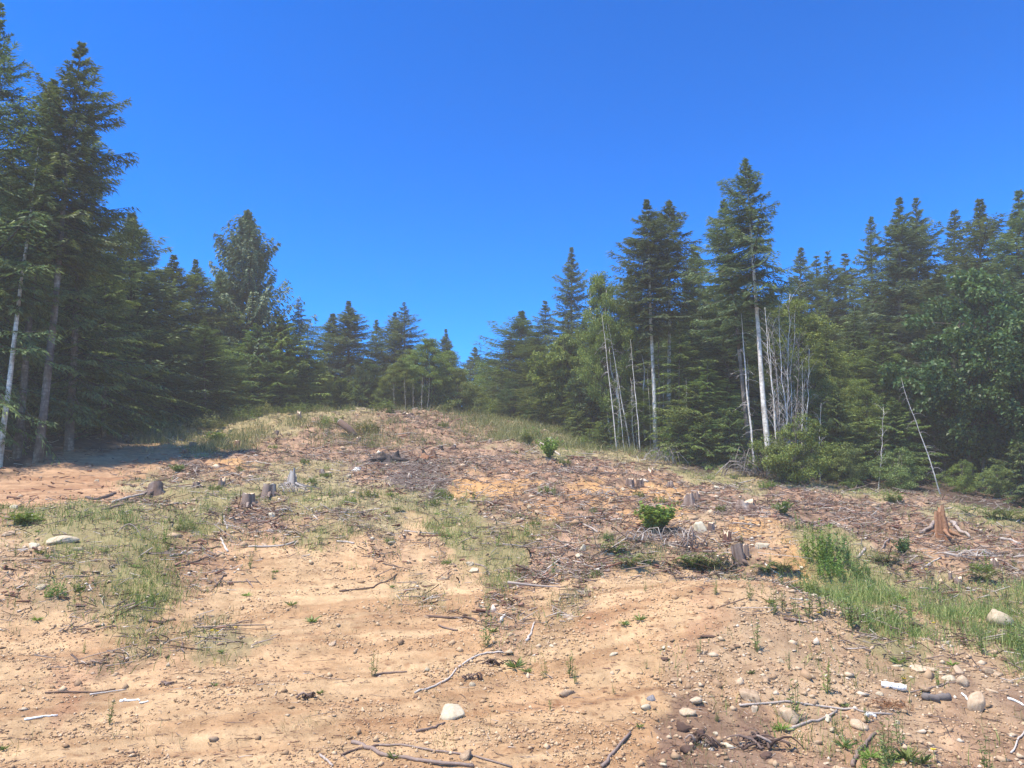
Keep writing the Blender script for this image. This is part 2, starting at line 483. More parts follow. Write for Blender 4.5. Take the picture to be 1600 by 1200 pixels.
M['dead_twig'] = tone_mat("dead_twig_bark", [(0, (.07, .055, .045)), (.5, (.26, .22, .19)), (1, (.62, .58, .53))], 12, .3)

def rock_mat(name, stops):
    m, n, out = mat(name)
    oi = n.nodes.new("ShaderNodeObjectInfo")
    a = noise(n, 3.5, 6, .65); b = noise(n, 40, 4, .7)
    f = math_(n, 'ADD', math_(n, 'MULTIPLY', a, .7), math_(n, 'MULTIPLY', b, .3))
    f = math_(n, 'ADD', f, math_(n, 'MULTIPLY', math_(n, 'SUBTRACT', oi.outputs['Random'], .5), .35), True)
    n.links.new(principled(n, ramp(n, f, stops), .85, b, .01, .5), out.inputs[0]); return m
M['rock'] = rock_mat("tan_stone", [(.25, (.22, .14, .08)), (.5, (.44, .31, .19)), (.75, (.58, .45, .30))])
M['rock_pale'] = rock_mat("pale_stone", [(.25, (.32, .24, .14)), (.5, (.50, .41, .27)), (.75, (.60, .53, .38))])
M['rock_grey'] = rock_mat("grey_stone", [(.25, (.14, .12, .11)), (.5, (.30, .27, .25)), (.75, (.50, .47, .43))])
M['pebble'] = tone_mat("pebbles", [(0, (.17, .10, .06)), (.4, (.38, .25, .14)), (.75, (.50, .37, .235)), (1, (.64, .55, .43))], 6, .2)

# ground
def ground_mat():
    m, n, out = mat("earth")
    c = attr_(n, "earth", 'Color')
    a = noise(n, .9, 6, .65); b = noise(n, 7, 6, .7); d = noise(n, 55, 4, .75)
    mod = ramp(n, math_(n, 'ADD', math_(n, 'MULTIPLY', a, .35), math_(n, 'ADD', math_(n, 'MULTIPLY', b, .35), math_(n, 'MULTIPLY', d, .3))),
               [(.34, (.58, .52, .48)), (.5, (1, 1, 1)), (.66, (1.35, 1.38, 1.42))])
    c = mixc(n, 1.0, c, mod, 'MULTIPLY')
    vo = n.nodes.new("ShaderNodeTexVoronoi"); vo.inputs['Scale'].default_value = 26; vo.inputs['Randomness'].default_value = 1
    tc = n.nodes.new("ShaderNodeTexCoord"); n.links.new(tc.outputs['Object'], vo.inputs['Vector'])
    st = math_(n, 'MULTIPLY', math_(n, 'LESS_THAN', vo.outputs['Distance'], .20), math_(n, 'GREATER_THAN', b, .53))
    c = mixc(n, math_(n, 'MULTIPLY', st, .55), c, (.50, .38, .25))
    h = math_(n, 'ADD', math_(n, 'MULTIPLY', b, .7), math_(n, 'ADD', math_(n, 'MULTIPLY', d, .35), math_(n, 'MULTIPLY', st, .2)))
    n.links.new(principled(n, c, .95, h, .06, .8), out.inputs[0]); return m
M['earth'] = ground_mat()
M['clods'] = tone_mat('dry_dirt', [(0, (.26, .16, .085)), (.5, (.47, .31, .17)), (1, (.62, .46, .29))], 8, .2)

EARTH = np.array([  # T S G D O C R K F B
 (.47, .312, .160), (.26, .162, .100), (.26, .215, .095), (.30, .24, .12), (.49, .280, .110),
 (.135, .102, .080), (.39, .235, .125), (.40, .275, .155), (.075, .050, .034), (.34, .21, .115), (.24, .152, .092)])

# ------------------------------------------------------------------ the ground: one sheet, finer near the view
def build_ground():
    fine = np.linspace(-41, 41, 620); coarse = np.linspace(41, 319, 90)[1:-1]
    th = np.radians(np.r_[fine, coarse]); nA = len(th)
    r = np.r_[np.linspace(.4, 5.4, 12), np.geomspace(5.6, 60, 500), np.geomspace(62, 900, 26)]; nR = len(r)
    TH, RR = np.meshgrid(th, r)
    x = (np.sin(TH) * RR).ravel(); y = (np.cos(TH) * RR).ravel()
    z = zones(x, y)
    h = H(x, y, z)
    far = np.clip((RR.ravel() - 60) / 60, 0, 1)
    h = h * (1 - far) + base_h(x, y) * far
    col = z @ EARTH
    m1 = fbm(x * .8, y * .8, 4, 71); m2 = fbm(x * 5, y * 5, 4, 77)
    # warm stains and bark litter drifting over the soil
    red = np.clip(m1 * 2.2 - .1, 0, 1)[:, None] * .35
    col = col * (1 - red) + col * np.array([.86, .70, .62]) * red
    sl = (z[:, 1] + .6 * z[:, 9] + .4 * z[:, 3])[:, None]
    dk = np.clip(m2 * 2.4, -1, 1)[:, None]
    col = col * (1 + .38 * dk * sl + .10 * dk)
    lt = np.clip(fbm(x * 1.6 + 40, y * 1.6, 4, 91) * 3 - .5, 0, 1)[:, None] * sl
    col = col * (1 - .55 * lt) + np.array([.50, .315, .19]) * .55 * lt
    # graded track: streaks that run with the road, and brown litter swept into lines
    bare = (z[:, 0] + z[:, 6] + .5 * z[:, 7])[:, None]
    u_ = x * .96 + y * .28; v_ = -x * .28 + y * .96
    stk = np.clip(fbm(u_ * .35, v_ * 2.6, 4, 123) * 2.6, -1, 1)[:, None]
    col = col * (1 + .11 * stk * bare) * (1 - np.clip(-stk - .15, 0, 1) * bare * np.array([.10, .20, .26]))
    sp = np.clip(fbm(x * 11, y * 11, 2, 133) * 3 - 1.1, 0, 1)[:, None] * np.clip(fbm(x * .9, y * 1.4, 3, 143) * 3 + .4, 0, 1)[:, None]
    col = col * (1 - sp * bare * np.array([.35, .45, .5]))
    V = np.c_[x, y, h]
    i = np.arange(nR - 1)[:, None] * nA; j = np.arange(nA)[None]; k = (j + 1) % nA
    F = np.stack([i + j, i + k, i + nA + k, i + nA + j], -1).reshape(-1, 4)[:, ::-1]
    V = np.r_[V, [[0, 0, H(0, 0)[0]]]]; col = np.r_[col, [EARTH[0]]]
    o = link("ground", mesh_np("ground", V, F, col=np.clip(col, .01, .85), smooth=True), M['earth'])
    tag(o, "bare tan and brown hillside of dirt, slash and grass", kind="structure")
    b = Buf(); jj = np.arange(nA)
    b.add(V[np.r_[jj, len(V) - 1]], np.c_[(jj + 1) % nA, jj, np.full(nA, nA)])
    # close the small fan under the camera as part of the same sheet
    me = o.data
    import bmesh
    bm = bmesh.new(); bm.from_mesh(me); bm.verts.ensure_lookup_table()
    c = bm.verts[len(V) - 1]
    for a in range(nA):
        bm.faces.new((bm.verts[(a + 1) % nA], bm.verts[a], c)).smooth = True
    bm.to_mesh(me); bm.free()
build_ground()

# ------------------------------------------------------------------ trees
def bent(H_, r0, n=9, wob=.12, rng=RNG, r1=.02, pw=.9):
    t = np.linspace(0, 1, n)
    ax = np.cumsum(rng.normal(size=n)) * wob / n; ay = np.cumsum(rng.normal(size=n)) * wob / n
    ax -= ax[0] + (ax[-1] - ax[0]) * t; ay -= ay[0] + (ay[-1] - ay[0]) * t
    P = np.c_[ax * 3, ay * 3, t * H_]
    P[0, 2] = -.4
    R = r0 * (1 - t) ** pw + r1
    R[0] *= 1.25
    return P, R

def conifer(seed, Ht=15.0, c0=.08, R=2.6, nb=150, elev0=-12, elev1=42, droop=.25, uptip=.12, ns=10, nq=5,
            sl=.17, sw=.035, hang=.15, shape=.8, r0=.20, ragged=.35, twig=.36, gap=0.12, flat=.55):
    rng = np.random.default_rng(seed)
    t = np.sort(c0 + (1 - c0) * rng.uniform(0, 1, nb) ** .88)
    lv = np.linspace(0, 1, nb)
    t = .6 * t + .4 * (c0 + (1 - c0) * lv)
    t = np.clip(t, c0, .992)
    az = np.arange(nb) * 2.39996 + rng.normal(0, .35, nb)
    rel = (1 - t) / (1 - c0)
    env = 1 + ragged * fbm(np.cos(az) * 1.6 + t * 9, np.sin(az) * 1.6 + 5, 3, seed) * 1.5
    low = np.clip((t - c0) / .10, .45, 1)
    L = (R * rel ** shape * np.clip(.22 + rel * 4, 0, 1) * env * rng.uniform(.66, 1.16, nb) * low + .07)
    L = np.where(rng.uniform(size=nb) < gap, L * .5, L)
    L = L * (1 + .22 * np.sin(az + seed) + .16 * np.sin(t * 23 + seed * 1.7))
    el = np.radians(elev0 + (elev1 - elev0) * (1 - rel) ** 1.6 + rng.normal(0, 12, nb))
    tp, tr = bent(Ht, r0, 10, .10, rng)
    tz = t * Ht
    bx = np.interp(tz, tp[:, 2], tp[:, 0]); by = np.interp(tz, tp[:, 2], tp[:, 1])
    dx, dy = np.cos(az), np.sin(az)
    def limb(s, idx):
        l = L[idx]
        h = np.cos(el[idx]) * l * s
        z = tz[idx] + np.sin(el[idx]) * l * s - droop * l * s ** 2 * rel[idx] + uptip * l * s ** 4
        return np.stack([bx[idx] + dx[idx] * h, by[idx] + dy[idx] * h, z], -1)
    # limbs
    bl = Buf(); ss = np.array([0, .33, .66, 1.0])
    for i in range(nb):
        P = limb(ss, np.full(4, i))
        tube(bl, P, np.array([.028, .02, .012, .004]) * (.5 + L[i] / R * .9), 3, .35, cap=False)
    # sprays
    i, s, sd_, q, pr = np.meshgrid(np.arange(nb), np.linspace(.10, 1, ns), [-1, 1], np.linspace(.12, 1, nq), [-1, 1], indexing='ij')
    i, s, sd_, q, pr = [a.ravel() for a in (i, s, sd_, q, pr)]
    i = i.astype(int)
    keep = rng.uniform(size=len(i)) < np.clip(L[i] / R * 1.25 + .10, 0, 1)
    i, s, sd_, q, pr = [a[keep] for a in (i, s, sd_, q, pr)]
    s = np.clip(s + rng.normal(0, .03, len(s)), .05, 1.03)
    B = limb(s, i)
    tl = L[i] * twig * (1.05 - .72 * s) * (.75 + .4 * rng.uniform(size=len(i))) + .03
    ang = sd_ * np.radians(48 + 14 * rng.normal(size=len(i)) * .6)
    ca, sa = np.cos(ang), np.sin(ang)
    tdx = dx[i] * ca - dy[i] * sa; tdy = dx[i] * sa + dy[i] * ca
    slope = np.tan(el[i]) * .6 - droop * s * rel[i]
    TD = np.stack([tdx, tdy, slope - hang * 1.5 * q], -1)
    TD /= np.linalg.norm(TD, axis=1)[:, None]
    P = B + TD * (tl * q)[:, None]
    lat = np.stack([-TD[:, 1] * pr, TD[:, 0] * pr, np.zeros(len(i))], -1)
    D = TD * .8 + lat * (.55 + .2 * rng.normal(size=len(i)))[:, None] + rng.normal(0, .14, (len(i), 3))
    D[:, 2] -= hang
    D /= np.linalg.norm(D, axis=1)[:, None]
    Lq = sl * rng.uniform(.7, 1.35, len(i)) * np.clip(.45 + rel[i] * 3, 0, 1); Wq = sw * rng.uniform(.7, 1.4, len(i))
    up = rng.normal(size=(len(i), 3)) * (1 - flat) + [0, 0, 1]
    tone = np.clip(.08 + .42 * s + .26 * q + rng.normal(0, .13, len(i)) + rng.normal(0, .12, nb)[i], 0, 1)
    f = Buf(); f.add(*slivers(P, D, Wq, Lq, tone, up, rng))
    # leader
    n = 22
    pz = np.linspace(Ht * .93, Ht * .995, n); aa = rng.uniform(0, 6.28, n)
    D = np.c_[np.cos(aa) * .35, np.sin(aa) * .35, np.full(n, .9)]; D /= np.linalg.norm(D, axis=1)[:, None]
    f.add(*slivers(np.c_[np.zeros(n), np.zeros(n), pz], D, np.full(n, sw * .5), np.full(n, sl * .7), np.full(n, .7), None, rng))
    tb = Buf(); tube(tb, tp, tr, 8, .5, jit=.05, rng=rng)
    return tb.mesh("trunk", True), bl.mesh("limbs"), f.mesh("crown"), Ht

def broadleaf(seed, Ht=10.0, c0=.25, R=2.6, nclump=130, nl=170, lw=.09, ll=.13, cl=.55, r0=.14, stems=1, topheavy=.0, drop=.1):
    rng = np.random.default_rng(seed)
    tb = Buf(); bl = Buf()
    spread = R * .35
    tips = []
    for k in range(stems):
        a = rng.uniform(0, 6.28); rr = 0 if stems == 1 else spread * rng.uniform(.4, 1)
        P, Rr = bent(Ht * rng.uniform(.82, .95), r0 / math.sqrt(stems), 9, .5, rng, .012)
        tt = (P[:, 2].clip(0) / Ht)
        P[:, 0] += math.cos(a) * rr * tt * 1.4 + (0 if stems == 1 else math.cos(a) * .25)
        P[:, 1] += math.sin(a) * rr * tt * 1.4 + (0 if stems == 1 else math.sin(a) * .25)
        tube(tb, P, Rr, 7, .5, jit=.05, rng=rng); tips.append(P)
    C = []
    while len(C) < nclump:
        p = rng.uniform(-1, 1, 3)
        rad = np.linalg.norm(p)
        if rad > 1 or rad < .25: continue
        zt = (p[2] + 1) / 2
        w = np.sin(np.pi * (zt * .86 + .10)) ** .7
        e = 1 + .45 * fbm(np.array([p[0] * 2 + seed]), np.array([p[1] * 2 + p[2] * 3]), 2, seed)[0]
        C.append([p[0] * R * w * e * 1.15, p[1] * R * w * e * 1.15, Ht * (c0 + (1 - c0) * zt) * (.96 + .04 * e)])
    C = np.array(C)
    for c in C:
        st = tips[rng.integers(len(tips))]
        z0 = max(.15 * Ht, c[2] - rng.uniform(.10, .28) * Ht)
        b = np.array([np.interp(z0, st[:, 2], st[:, 0]), np.interp(z0, st[:, 2], st[:, 1]), z0])
        mid = (b + c) / 2 + [0, 0, .12 * np.linalg.norm(c - b)]
        tube(bl, [b, mid, c], np.array([.03, .018, .006]) * (Ht / 10), 3, .5, cap=False)
    N = nclump * nl
    ci = rng.integers(0, nclump, N)
    cs = rng.uniform(.6, 1.25, nclump)[ci]
    q = rng.normal(size=(N, 3)); q /= np.linalg.norm(q, axis=1)[:, None]
    q *= (rng.uniform(0, 1, N) ** .45)[:, None]
    P = C[ci] + q * (cl * cs)[:, None] * [1, 1, .62]
    D = q * [1, 1, .4] + rng.normal(0, .5, (N, 3)); D[:, 2] -= drop + .25
    D /= np.linalg.norm(D, axis=1)[:, None]
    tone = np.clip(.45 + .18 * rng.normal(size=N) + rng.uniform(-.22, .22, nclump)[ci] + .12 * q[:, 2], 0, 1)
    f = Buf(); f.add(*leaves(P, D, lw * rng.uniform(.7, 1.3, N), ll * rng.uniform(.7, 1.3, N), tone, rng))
    return tb.mesh("trunk", True), bl.mesh("limbs"), f.mesh("crown"), Ht

def snag(seed, Ht=8.0, r0=.06, nbr=24, bl_=.9, curve=1.0, side=.4, twiggy=True):
    rng = np.random.default_rng(seed)
    P, R = bent(Ht, r0, 12, curve, rng, .008, .75)
    tb = Buf(); tube(tb, P, R, 6, .7, jit=.06, rng=rng)
    bl = Buf()
    for k in range(nbr):
        z = rng.uniform(.15, .95) * Ht; a = rng.uniform(0, 6.28)
        b = np.array([np.interp(z, P[:, 2], P[:, 0]), np.interp(z, P[:, 2], P[:, 1]), z])
        l = bl_ * rng.uniform(.3, 1.1); s = np.linspace(0, 1, 5)
        d = np.array([math.cos(a), math.sin(a)])
        Q = np.c_[b[0] + d[0] * l * s, b[1] + d[1] * l * s, b[2] + side * l * s - .75 * l * s ** 2]
        tube(bl, Q, np.array([.016, .012, .009, .006, .003]) * (r0 / .06) ** .5, 3, rng.uniform(.4, .95), cap=False)
        if twiggy:
            for w in range(5):
                ss = rng.uniform(.3, 1); q = np.array([np.interp(ss, s, Q[:, c]) for c in range(3)])
                e = q + np.array([d[0] * .2, d[1] * .2, 0]) * l + rng.normal(0, .12, 3) * l - [0, 0, .12 * l]
                tube(bl, [q, e], [.006, .002], 3, .6, cap=False)
    return tb.mesh("trunk", True), bl.mesh("limbs"), None, Ht

KINDS = {
 'fir': [conifer(101 + k, R=2.6, nb=270, ns=8, nq=5, twig=.30, elev1=46, uptip=.15, flat=.1, sl=.20, sw=.046, hang=.24, droop=.15 + .12 * k, ragged=.3 + .12 * k, shape=.7 + .06 * k) for k in range(4)],
 'firwide': [conifer(120 + k, R=3.3, nb=210, ns=10, nq=5, flat=.1, elev0=-18, shape=.72, ragged=.42, sl=.20, sw=.042, gap=.2) for k in range(2)],
 'firnarrow': [conifer(140 + k, R=1.9, nb=190, ns=8, nq=5, flat=.1, elev1=52, shape=.85, sl=.15, ragged=.3) for k in range(2)],
 'hemlock': [conifer(160 + k, R=2.7, nb=170, ns=11, nq=6, elev0=-22, elev1=25, droop=.45, uptip=0, hang=.42, sl=.15, sw=.032, ragged=.4, c0=.03, flat=.15) for k in range(3)],
 'cedar': [conifer(180, R=2.5, nb=300, ns=11, nq=5, elev0=-5, elev1=58, droop=.25, uptip=.35, hang=.62, sl=.19, sw=.085, shape=.50, ragged=.4, c0=.05, flat=.1, gap=.08, twig=.38),
           conifer(181, R=2.3, nb=170, ns=11, nq=5, elev0=-15, elev1=40, droop=.5, uptip=.1, hang=.75, sl=.20, sw=.07, shape=.62, ragged=.5, c0=.02, flat=.2, gap=.2)],
 'bare_fir': [conifer(200, R=2.4, nb=130, flat=.35, uptip=.2, ns=11, nq=5, c0=.50, shape=.72, ragged=.5, gap=.15, r0=.16, sl=.20, sw=.045),
              conifer(201, R=2.5, nb=150, flat=.35, uptip=.2, ns=11, nq=5, c0=.44, shape=.72, ragged=.5, gap=.15, r0=.15, sl=.20, sw=.045)],
 'maple': [broadleaf(220 + k, 10, .12, 3.3, 150, 150, .17, .20, .62, .16, 4) for k in range(2)],
 'alder': [broadleaf(240 + k, 10, .14, 2.4, 190, 190, .08, .11, .55, .10, 2) for k in range(2)],
 'bigshrub': [broadleaf(260 + k, 3.0, .0, 1.5, 60, 170, .06, .09, .42, .04, 4) for k in range(2)],
 'undergrowth': [conifer(280 + k, 4.0, .02, 1.7, 60, elev0=-5, elev1=35, droop=.45, hang=.3, sl=.16, sw=.045, ns=9, nq=5, r0=.05, shape=.6, ragged=.5) for k in range(2)],
 'snag': [snag(300 + k, 8, .05, 26, .9, .12) for k in range(3)],
 'deadstem': [snag(320 + k, 6, .028, 26, .7, .20, 1.7, True) for k in range(4)],
}
CROWN = {'fir': 'fir', 'firwide': 'fir_blue', 'firnarrow': 'fir_blue', 'hemlock': 'hemlock', 'cedar': 'cedar', 'bare_fir': 'fir_blue',
         'maple': 'maple', 'alder': 'alder', 'bigshrub': 'shrub', 'undergrowth': 'hemlock'}
NAME = {'fir': 'fir_tree', 'firwide': 'fir_tree', 'firnarrow': 'fir_tree', 'hemlock': 'hemlock_tree', 'cedar': 'cedar_tree', 'bare_fir': 'fir_tree',
        'maple': 'maple_tree', 'alder': 'alder_tree', 'bigshrub': 'shrub', 'undergrowth': 'young_conifer', 'snag': 'dead_tree', 'deadstem': 'dead_tree'}
CAT = {'bigshrub': 'shrub', 'undergrowth': 'young tree'}
def mesh_with(me, m):
    """a shared mesh together with the material this object wears"""
    return (me, m)

def tree(kind, tx, ty, bx, Y, label, group=None, bark='bark_grey', crown=None, var=None, wide=1.0, sub=0.0, rot=None):
    """tree standing on the ground at distance Y under pixel column bx, its tip at pixel (tx, ty)"""
    vs_ = KINDS[kind]; v = vs_[(random.randrange(len(vs_)) if var is None else var) % len(vs_)]
    b = at_depth(bx, 700, Y); b[2] = H(b[0], b[1])[0] - sub
    t = at_depth(tx, ty, Y)
    axis = Vector(t - b); h = axis.length
    s = h / v[3]
    if kind in ('fir', 'firwide', 'firnarrow', 'hemlock', 'cedar'): wide = wide * 1.30 * (1 + max(0, 14 - h) * .10)
    o = empty(NAME[kind], label, CAT.get(kind, 'tree'), group, tuple(b))
    q = Vector((0, 0, 1)).rotation_difference(axis.normalized())
    o.rotation_mode = 'QUATERNION'
    o.rotation_quaternion = q @ Quaternion((0, 0, 1), random.uniform(0, 6.28) if rot is None else rot)
    o.scale = (s * wide * random.uniform(.84, 1.12), s * wide * random.uniform(.84, 1.12), s)
    tk = link("trunk", mesh_with(v[0], M[bark]), None, o); g = .8 / wide if kind != 'snag' and kind != 'deadstem' else 1.0; tk.scale = (g, g, 1)
    link("branches", mesh_with(v[1], M['dead_twig'] if kind in ('snag', 'deadstem') else M['bark_dark']), None, o)
    if v[2] is not None:
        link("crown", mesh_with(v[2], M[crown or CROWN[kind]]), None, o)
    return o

# --- trees one can single out, left to right
tree('firwide', 0, 5, -22, 27, "huge dark fir cut by the left edge of the photo", wide=.72, bark='bark_dark', crown='fir')
tree('bare_fir', 128, 66, 62, 27.5, "tallest fir on the left, long branches reaching right over the track", bark='bark_grey', wide=.98, crown='fir', var=1)
tree('fir', 142, 175, 108, 30, "full green fir just right of the tallest left fir", wide=.82, bark='bark_grey')
tree('bare_fir', 86, 125, 28, 28, "fir with grey trunk between the two outer left trunks", bark='bark_grey', wide=1.05, crown='fir', var=0)
tree('bare_fir', 62, 210, 2, 26.5, "leaning pale-trunked fir, leftmost of the three left trunks", bark='bark_pale', wide=.9, crown='fir', var=1)
tree('hemlock', 40, 270, 40, 32, "bushy hemlock filling behind the left trunks", crown='fir')
tree('fir', 105, 330, 110, 35, "shaded fir low behind the left trunks", wide=1.1)
tree('fir', 206, 333, 200, 38, "dark pointed fir right of the tall left group", wide=1.25, crown='fir_blue')
tree('hemlock', 165, 400, 160, 34, "yellow-green hemlock beside the shaded track", wide=1.1, crown='hemlock')
tree('hemlock', 238, 425, 232, 39, "drooping hemlock over the far end of the track", wide=1.2, crown='fir')
tree('fir', 272, 398, 268, 43, "dark fir with a forked looking tip left of the cedar", wide=1.3)
tree('fir', 305, 405, 303, 45, "second dark fir left of the cedar", wide=1.1)
tree('hemlock', 318, 500, 318, 41, "low dark hemlock in front of the cedar", wide=1.5, crown='fir')
tree('fir', 345, 425, 345, 47, "fir pressed against the left side of the cedar", wide=1.1, crown='fir_blue')
tree('cedar', 386, 330, 384, 48, "tall pale grey-green cedar with rounded ragged top", var=0, wide=1.0, bark='bark_pale')
tree('cedar', 400, 505, 400, 45, "lime green cedar below the tall cedar", var=1, wide=1.25, crown='hemlock')
tree('cedar', 440, 492, 438, 46, "bright drooping cedar behind the grassy crest", var=1, wide=1.2, crown='hemlock')
tree('hemlock', 466, 468, 468, 50, "dark nodding hemlock with tip bent left", wide=1.0, crown='fir_blue')
tree('alder', 500, 565, 500, 47, "small leafy alder at the crest centre left", wide=1.0)
tree('fir', 520, 490, 520, 55, "left one of the twin firs behind the crest", wide=1.2, crown='fir_blue')
tree('fir', 544, 470, 546, 55, "taller right one of the twin firs behind the crest", wide=1.15, crown='fir_blue')
tree('firnarrow', 588, 500, 590, 58, "thin spire fir between the twin firs and the dark one", wide=1.3, crown='fir_blue')
tree('fir', 617, 488, 615, 58, "dark fir left of the alder clump", wide=1.0, crown='fir_blue')
tree('firwide', 631, 472, 634, 57, "dark ragged fir rising over the alder clump", wide=.9, crown='fir_blue')
tree('alder', 575, 560, 575, 50, "rounded green tree under the spire fir", wide=1.2, crown='maple')
tree('alder', 625, 560, 622, 49, "yellow-green alder left of the white stems", wide=1.2)
tree('alder', 668, 527, 668, 50, "tall light alder with white stems at the crest", bark='bark_pale', wide=1.3)
tree('alder', 700, 545, 700, 52, "light alder sloping down to the sky gap", bark='bark_pale', wide=1.2)
tree('fir', 697, 514, 700, 60, "small dark fir tip poking out behind the alders", wide=.9, crown='fir_blue')
tree('fir', 742, 543, 742, 66, "small fir standing alone in the sky gap", wide=1.3, crown='fir_blue')
tree('alder', 768, 560, 768, 62, "hazy round treetop right of the gap fir", wide=1.3)
tree('fir', 815, 486, 812, 56, "fir with pointed tip on the right of the gap", wide=1.3, crown='fir')
tree('hemlock', 797, 520, 795, 52, "soft green hemlock leaning into the gap", wide=1.2, crown='fir_blue')
tree('firnarrow', 852, 470, 850, 54, "narrow tip above the mid right woods", wide=1.5, crown='fir_blue')
tree('fir', 838, 520, 838, 50, "rounded conifer below the narrow tip", wide=1.4, crown='fir')
tree('fir', 893, 386, 893, 52, "dark slim fir standing above its neighbours, centre right", wide=1.0, crown='fir_blue')
tree('maple', 880, 520, 880, 44, "leafy green tree below the dark slim fir", wide=1.0, crown='alder')
tree('alder', 936, 420, 962, 37, "leaning alder with white trunk and thin crown", bark='bark_pale', wide=.62)
tree('maple', 925, 560, 925, 41, "dense dark-leaved tree beside the white stems", wide=.85)
tree('bare_fir', 1010, 312, 1025, 36, "left fir of the tall pair, pale bare lower trunk", bark='bark_pale', wide=1.28, var=1)
tree('bare_fir', 1046, 314, 1046, 37.5, "right fir of the tall pair, pale bare lower trunk", bark='bark_pale', wide=1.2, var=0)
tree('fir', 985, 420, 985, 44, "dark fir behind the tall pair on the left", wide=1.3, crown='fir')
tree('fir', 1085, 385, 1080, 42, "broad fir right behind the tall pair", wide=1.25, crown='fir')
tree('hemlock', 1062, 500, 1060, 36, "yellow-green hemlock with hanging sprays right of the pair", wide=1.0)
tree('hemlock', 1105, 560, 1103, 34, "low hemlock with light sprays left of the white trunk", wide=1.1)
tree('bare_fir', 1165, 248, 1200, 31, "tall fir with the bright white bare trunk", bark='bark_pale', wide=1.0, var=0, rot=.5)
tree('bare_fir', 1130, 312, 1172, 33, "shorter fir crowding the left of the white-trunked fir", bark='bark_grey', wide=1.1, var=1)
tree('firwide', 1135, 400, 1140, 39, "dark wide fir behind the white-trunked fir", wide=1.0, crown='fir')
tree('fir', 1205, 455, 1205, 42, "dark fir filling right of the white trunk", wide=1.1)
tree('firnarrow', 1251, 388, 1251, 48, "thin distant fir right of the white-trunked fir", wide=1.6)
tree('firnarrow', 1276, 400, 1276, 50, "blunt distant fir, second right of the white-trunked fir", wide=1.6)
tree('firnarrow', 1293, 392, 1293, 47, "dark spindly distant fir, third right of the white-trunked fir", wide=1.5, crown='fir')
tree('firnarrow', 1320, 396, 1320, 49, "pale distant fir, fourth right of the white-trunked fir", wide=1.7)
tree('alder', 1243, 465, 1243, 38, "olive leafy tree behind the bare grey stems", wide=1.1)
tree('hemlock', 1290, 520, 1290, 35, "warm green hemlock right of the bare grey stems", wide=1.15)
tree('hemlock', 1335, 480, 1335, 38, "large soft hemlock centre of the right woods", wide=1.2, crown='fir')
tree('firwide', 1361, 338, 1363, 43, "sparse fir left of the twin tips in the right woods", wide=.75)
tree('fir', 1405, 308, 1405, 41, "left of the twin tall firs in the right woods", wide=1.0, crown='fir_blue')
tree('fir', 1431, 310, 1433, 42, "right of the twin tall firs in the right woods", wide=1.05, crown='fir_blue')
tree('hemlock', 1380, 500, 1380, 36, "green hemlock in front of the twin tall firs", wide=1.1)
tree('hemlock', 1420, 560, 1415, 34, "low hemlock left of the maple", wide=1.2, crown='fir')
tree('firnarrow', 1491, 328, 1492, 43, "slim fir between the twin firs and the dark one", wide=1.4)
tree('fir', 1530, 311, 1532, 41, "dark blunt-topped fir above the maple", wide=1.1, crown='fir')
tree('fir', 1592, 298, 1595, 37, "large fir cut by the right edge", wide=1.2, crown='fir_blue')
tree('fir', 1465, 420, 1465, 39, "fir rising from behind the maple's left side", wide=1.2, crown='fir_blue')
tree('maple', 1530, 428, 1520, 33, "big dark-leaved maple at the right", wide=1.0, var=0)
tree('maple', 1590, 480, 1605, 30, "dark maple cut by the right edge", wide=.95, var=1)
tree('maple', 1460, 545, 1462, 34, "smaller maple left of the big maple", wide=.9, var=1)

for (tx, ty, bx, Y, kd, cr, lab) in [
    (600, 590, 600, 49, 'alder', 'alder', "light leafy tree left of the white stems, low"), (640, 545, 640, 51, 'alder', 'alder', "round light alder between the two taller ones"),
    (715, 575, 716, 51, 'alder', 'alder', "light leafy tree at the left side of the sky gap"), (530, 590, 532, 48.5, 'cedar', 'hemlock', "light green cedar in front of the twin firs"),
    (490, 600, 490, 47.5, 'cedar', 'hemlock', "light drooping cedar right of the nodding hemlock"), (800, 590, 800, 48, 'alder', 'maple', "leafy tree low right of the gap"),
    (830, 600, 830, 47, 'hemlock', 'hemlock', "soft light hemlock above the dry grass"), (865, 590, 866, 44, 'maple', 'alder', "light maple above the round bush"),
    (905, 570, 905, 41, 'hemlock', 'hemlock', "light hemlock at the dip of the crest"), (1270, 560, 1270, 34, 'alder', 'alder', "light leafy tree right of the leafless clump"),
    (1305, 610, 1306, 32, 'cedar', 'hemlock', "light young cedar left of the thin snag"), (1345, 590, 1345, 33, 'alder', 'alder', "light leafy tree behind the thin snag"),
    (1395, 620, 1395, 32, 'cedar', 'hemlock', "light cedar bough tree left of the crooked snag"), (1085, 600, 1086, 34, 'cedar', 'hemlock', "light cedar sprays right of the pair"),
    (1135, 590, 1135, 34, 'hemlock', 'hemlock', "light hemlock left of the white trunk, low"), (215, 560, 216, 38, 'hemlock', 'hemlock', "sunlit hemlock above the track end"),
    (160, 520, 165, 36, 'cedar', 'hemlock', "sunlit cedar boughs left of the track end"), (340, 560, 340, 44, 'cedar', 'hemlock', "sunlit cedar boughs below the big cedar")]:
    tree(kd, tx, ty, bx, Y, lab, wide=1.1, crown=cr)

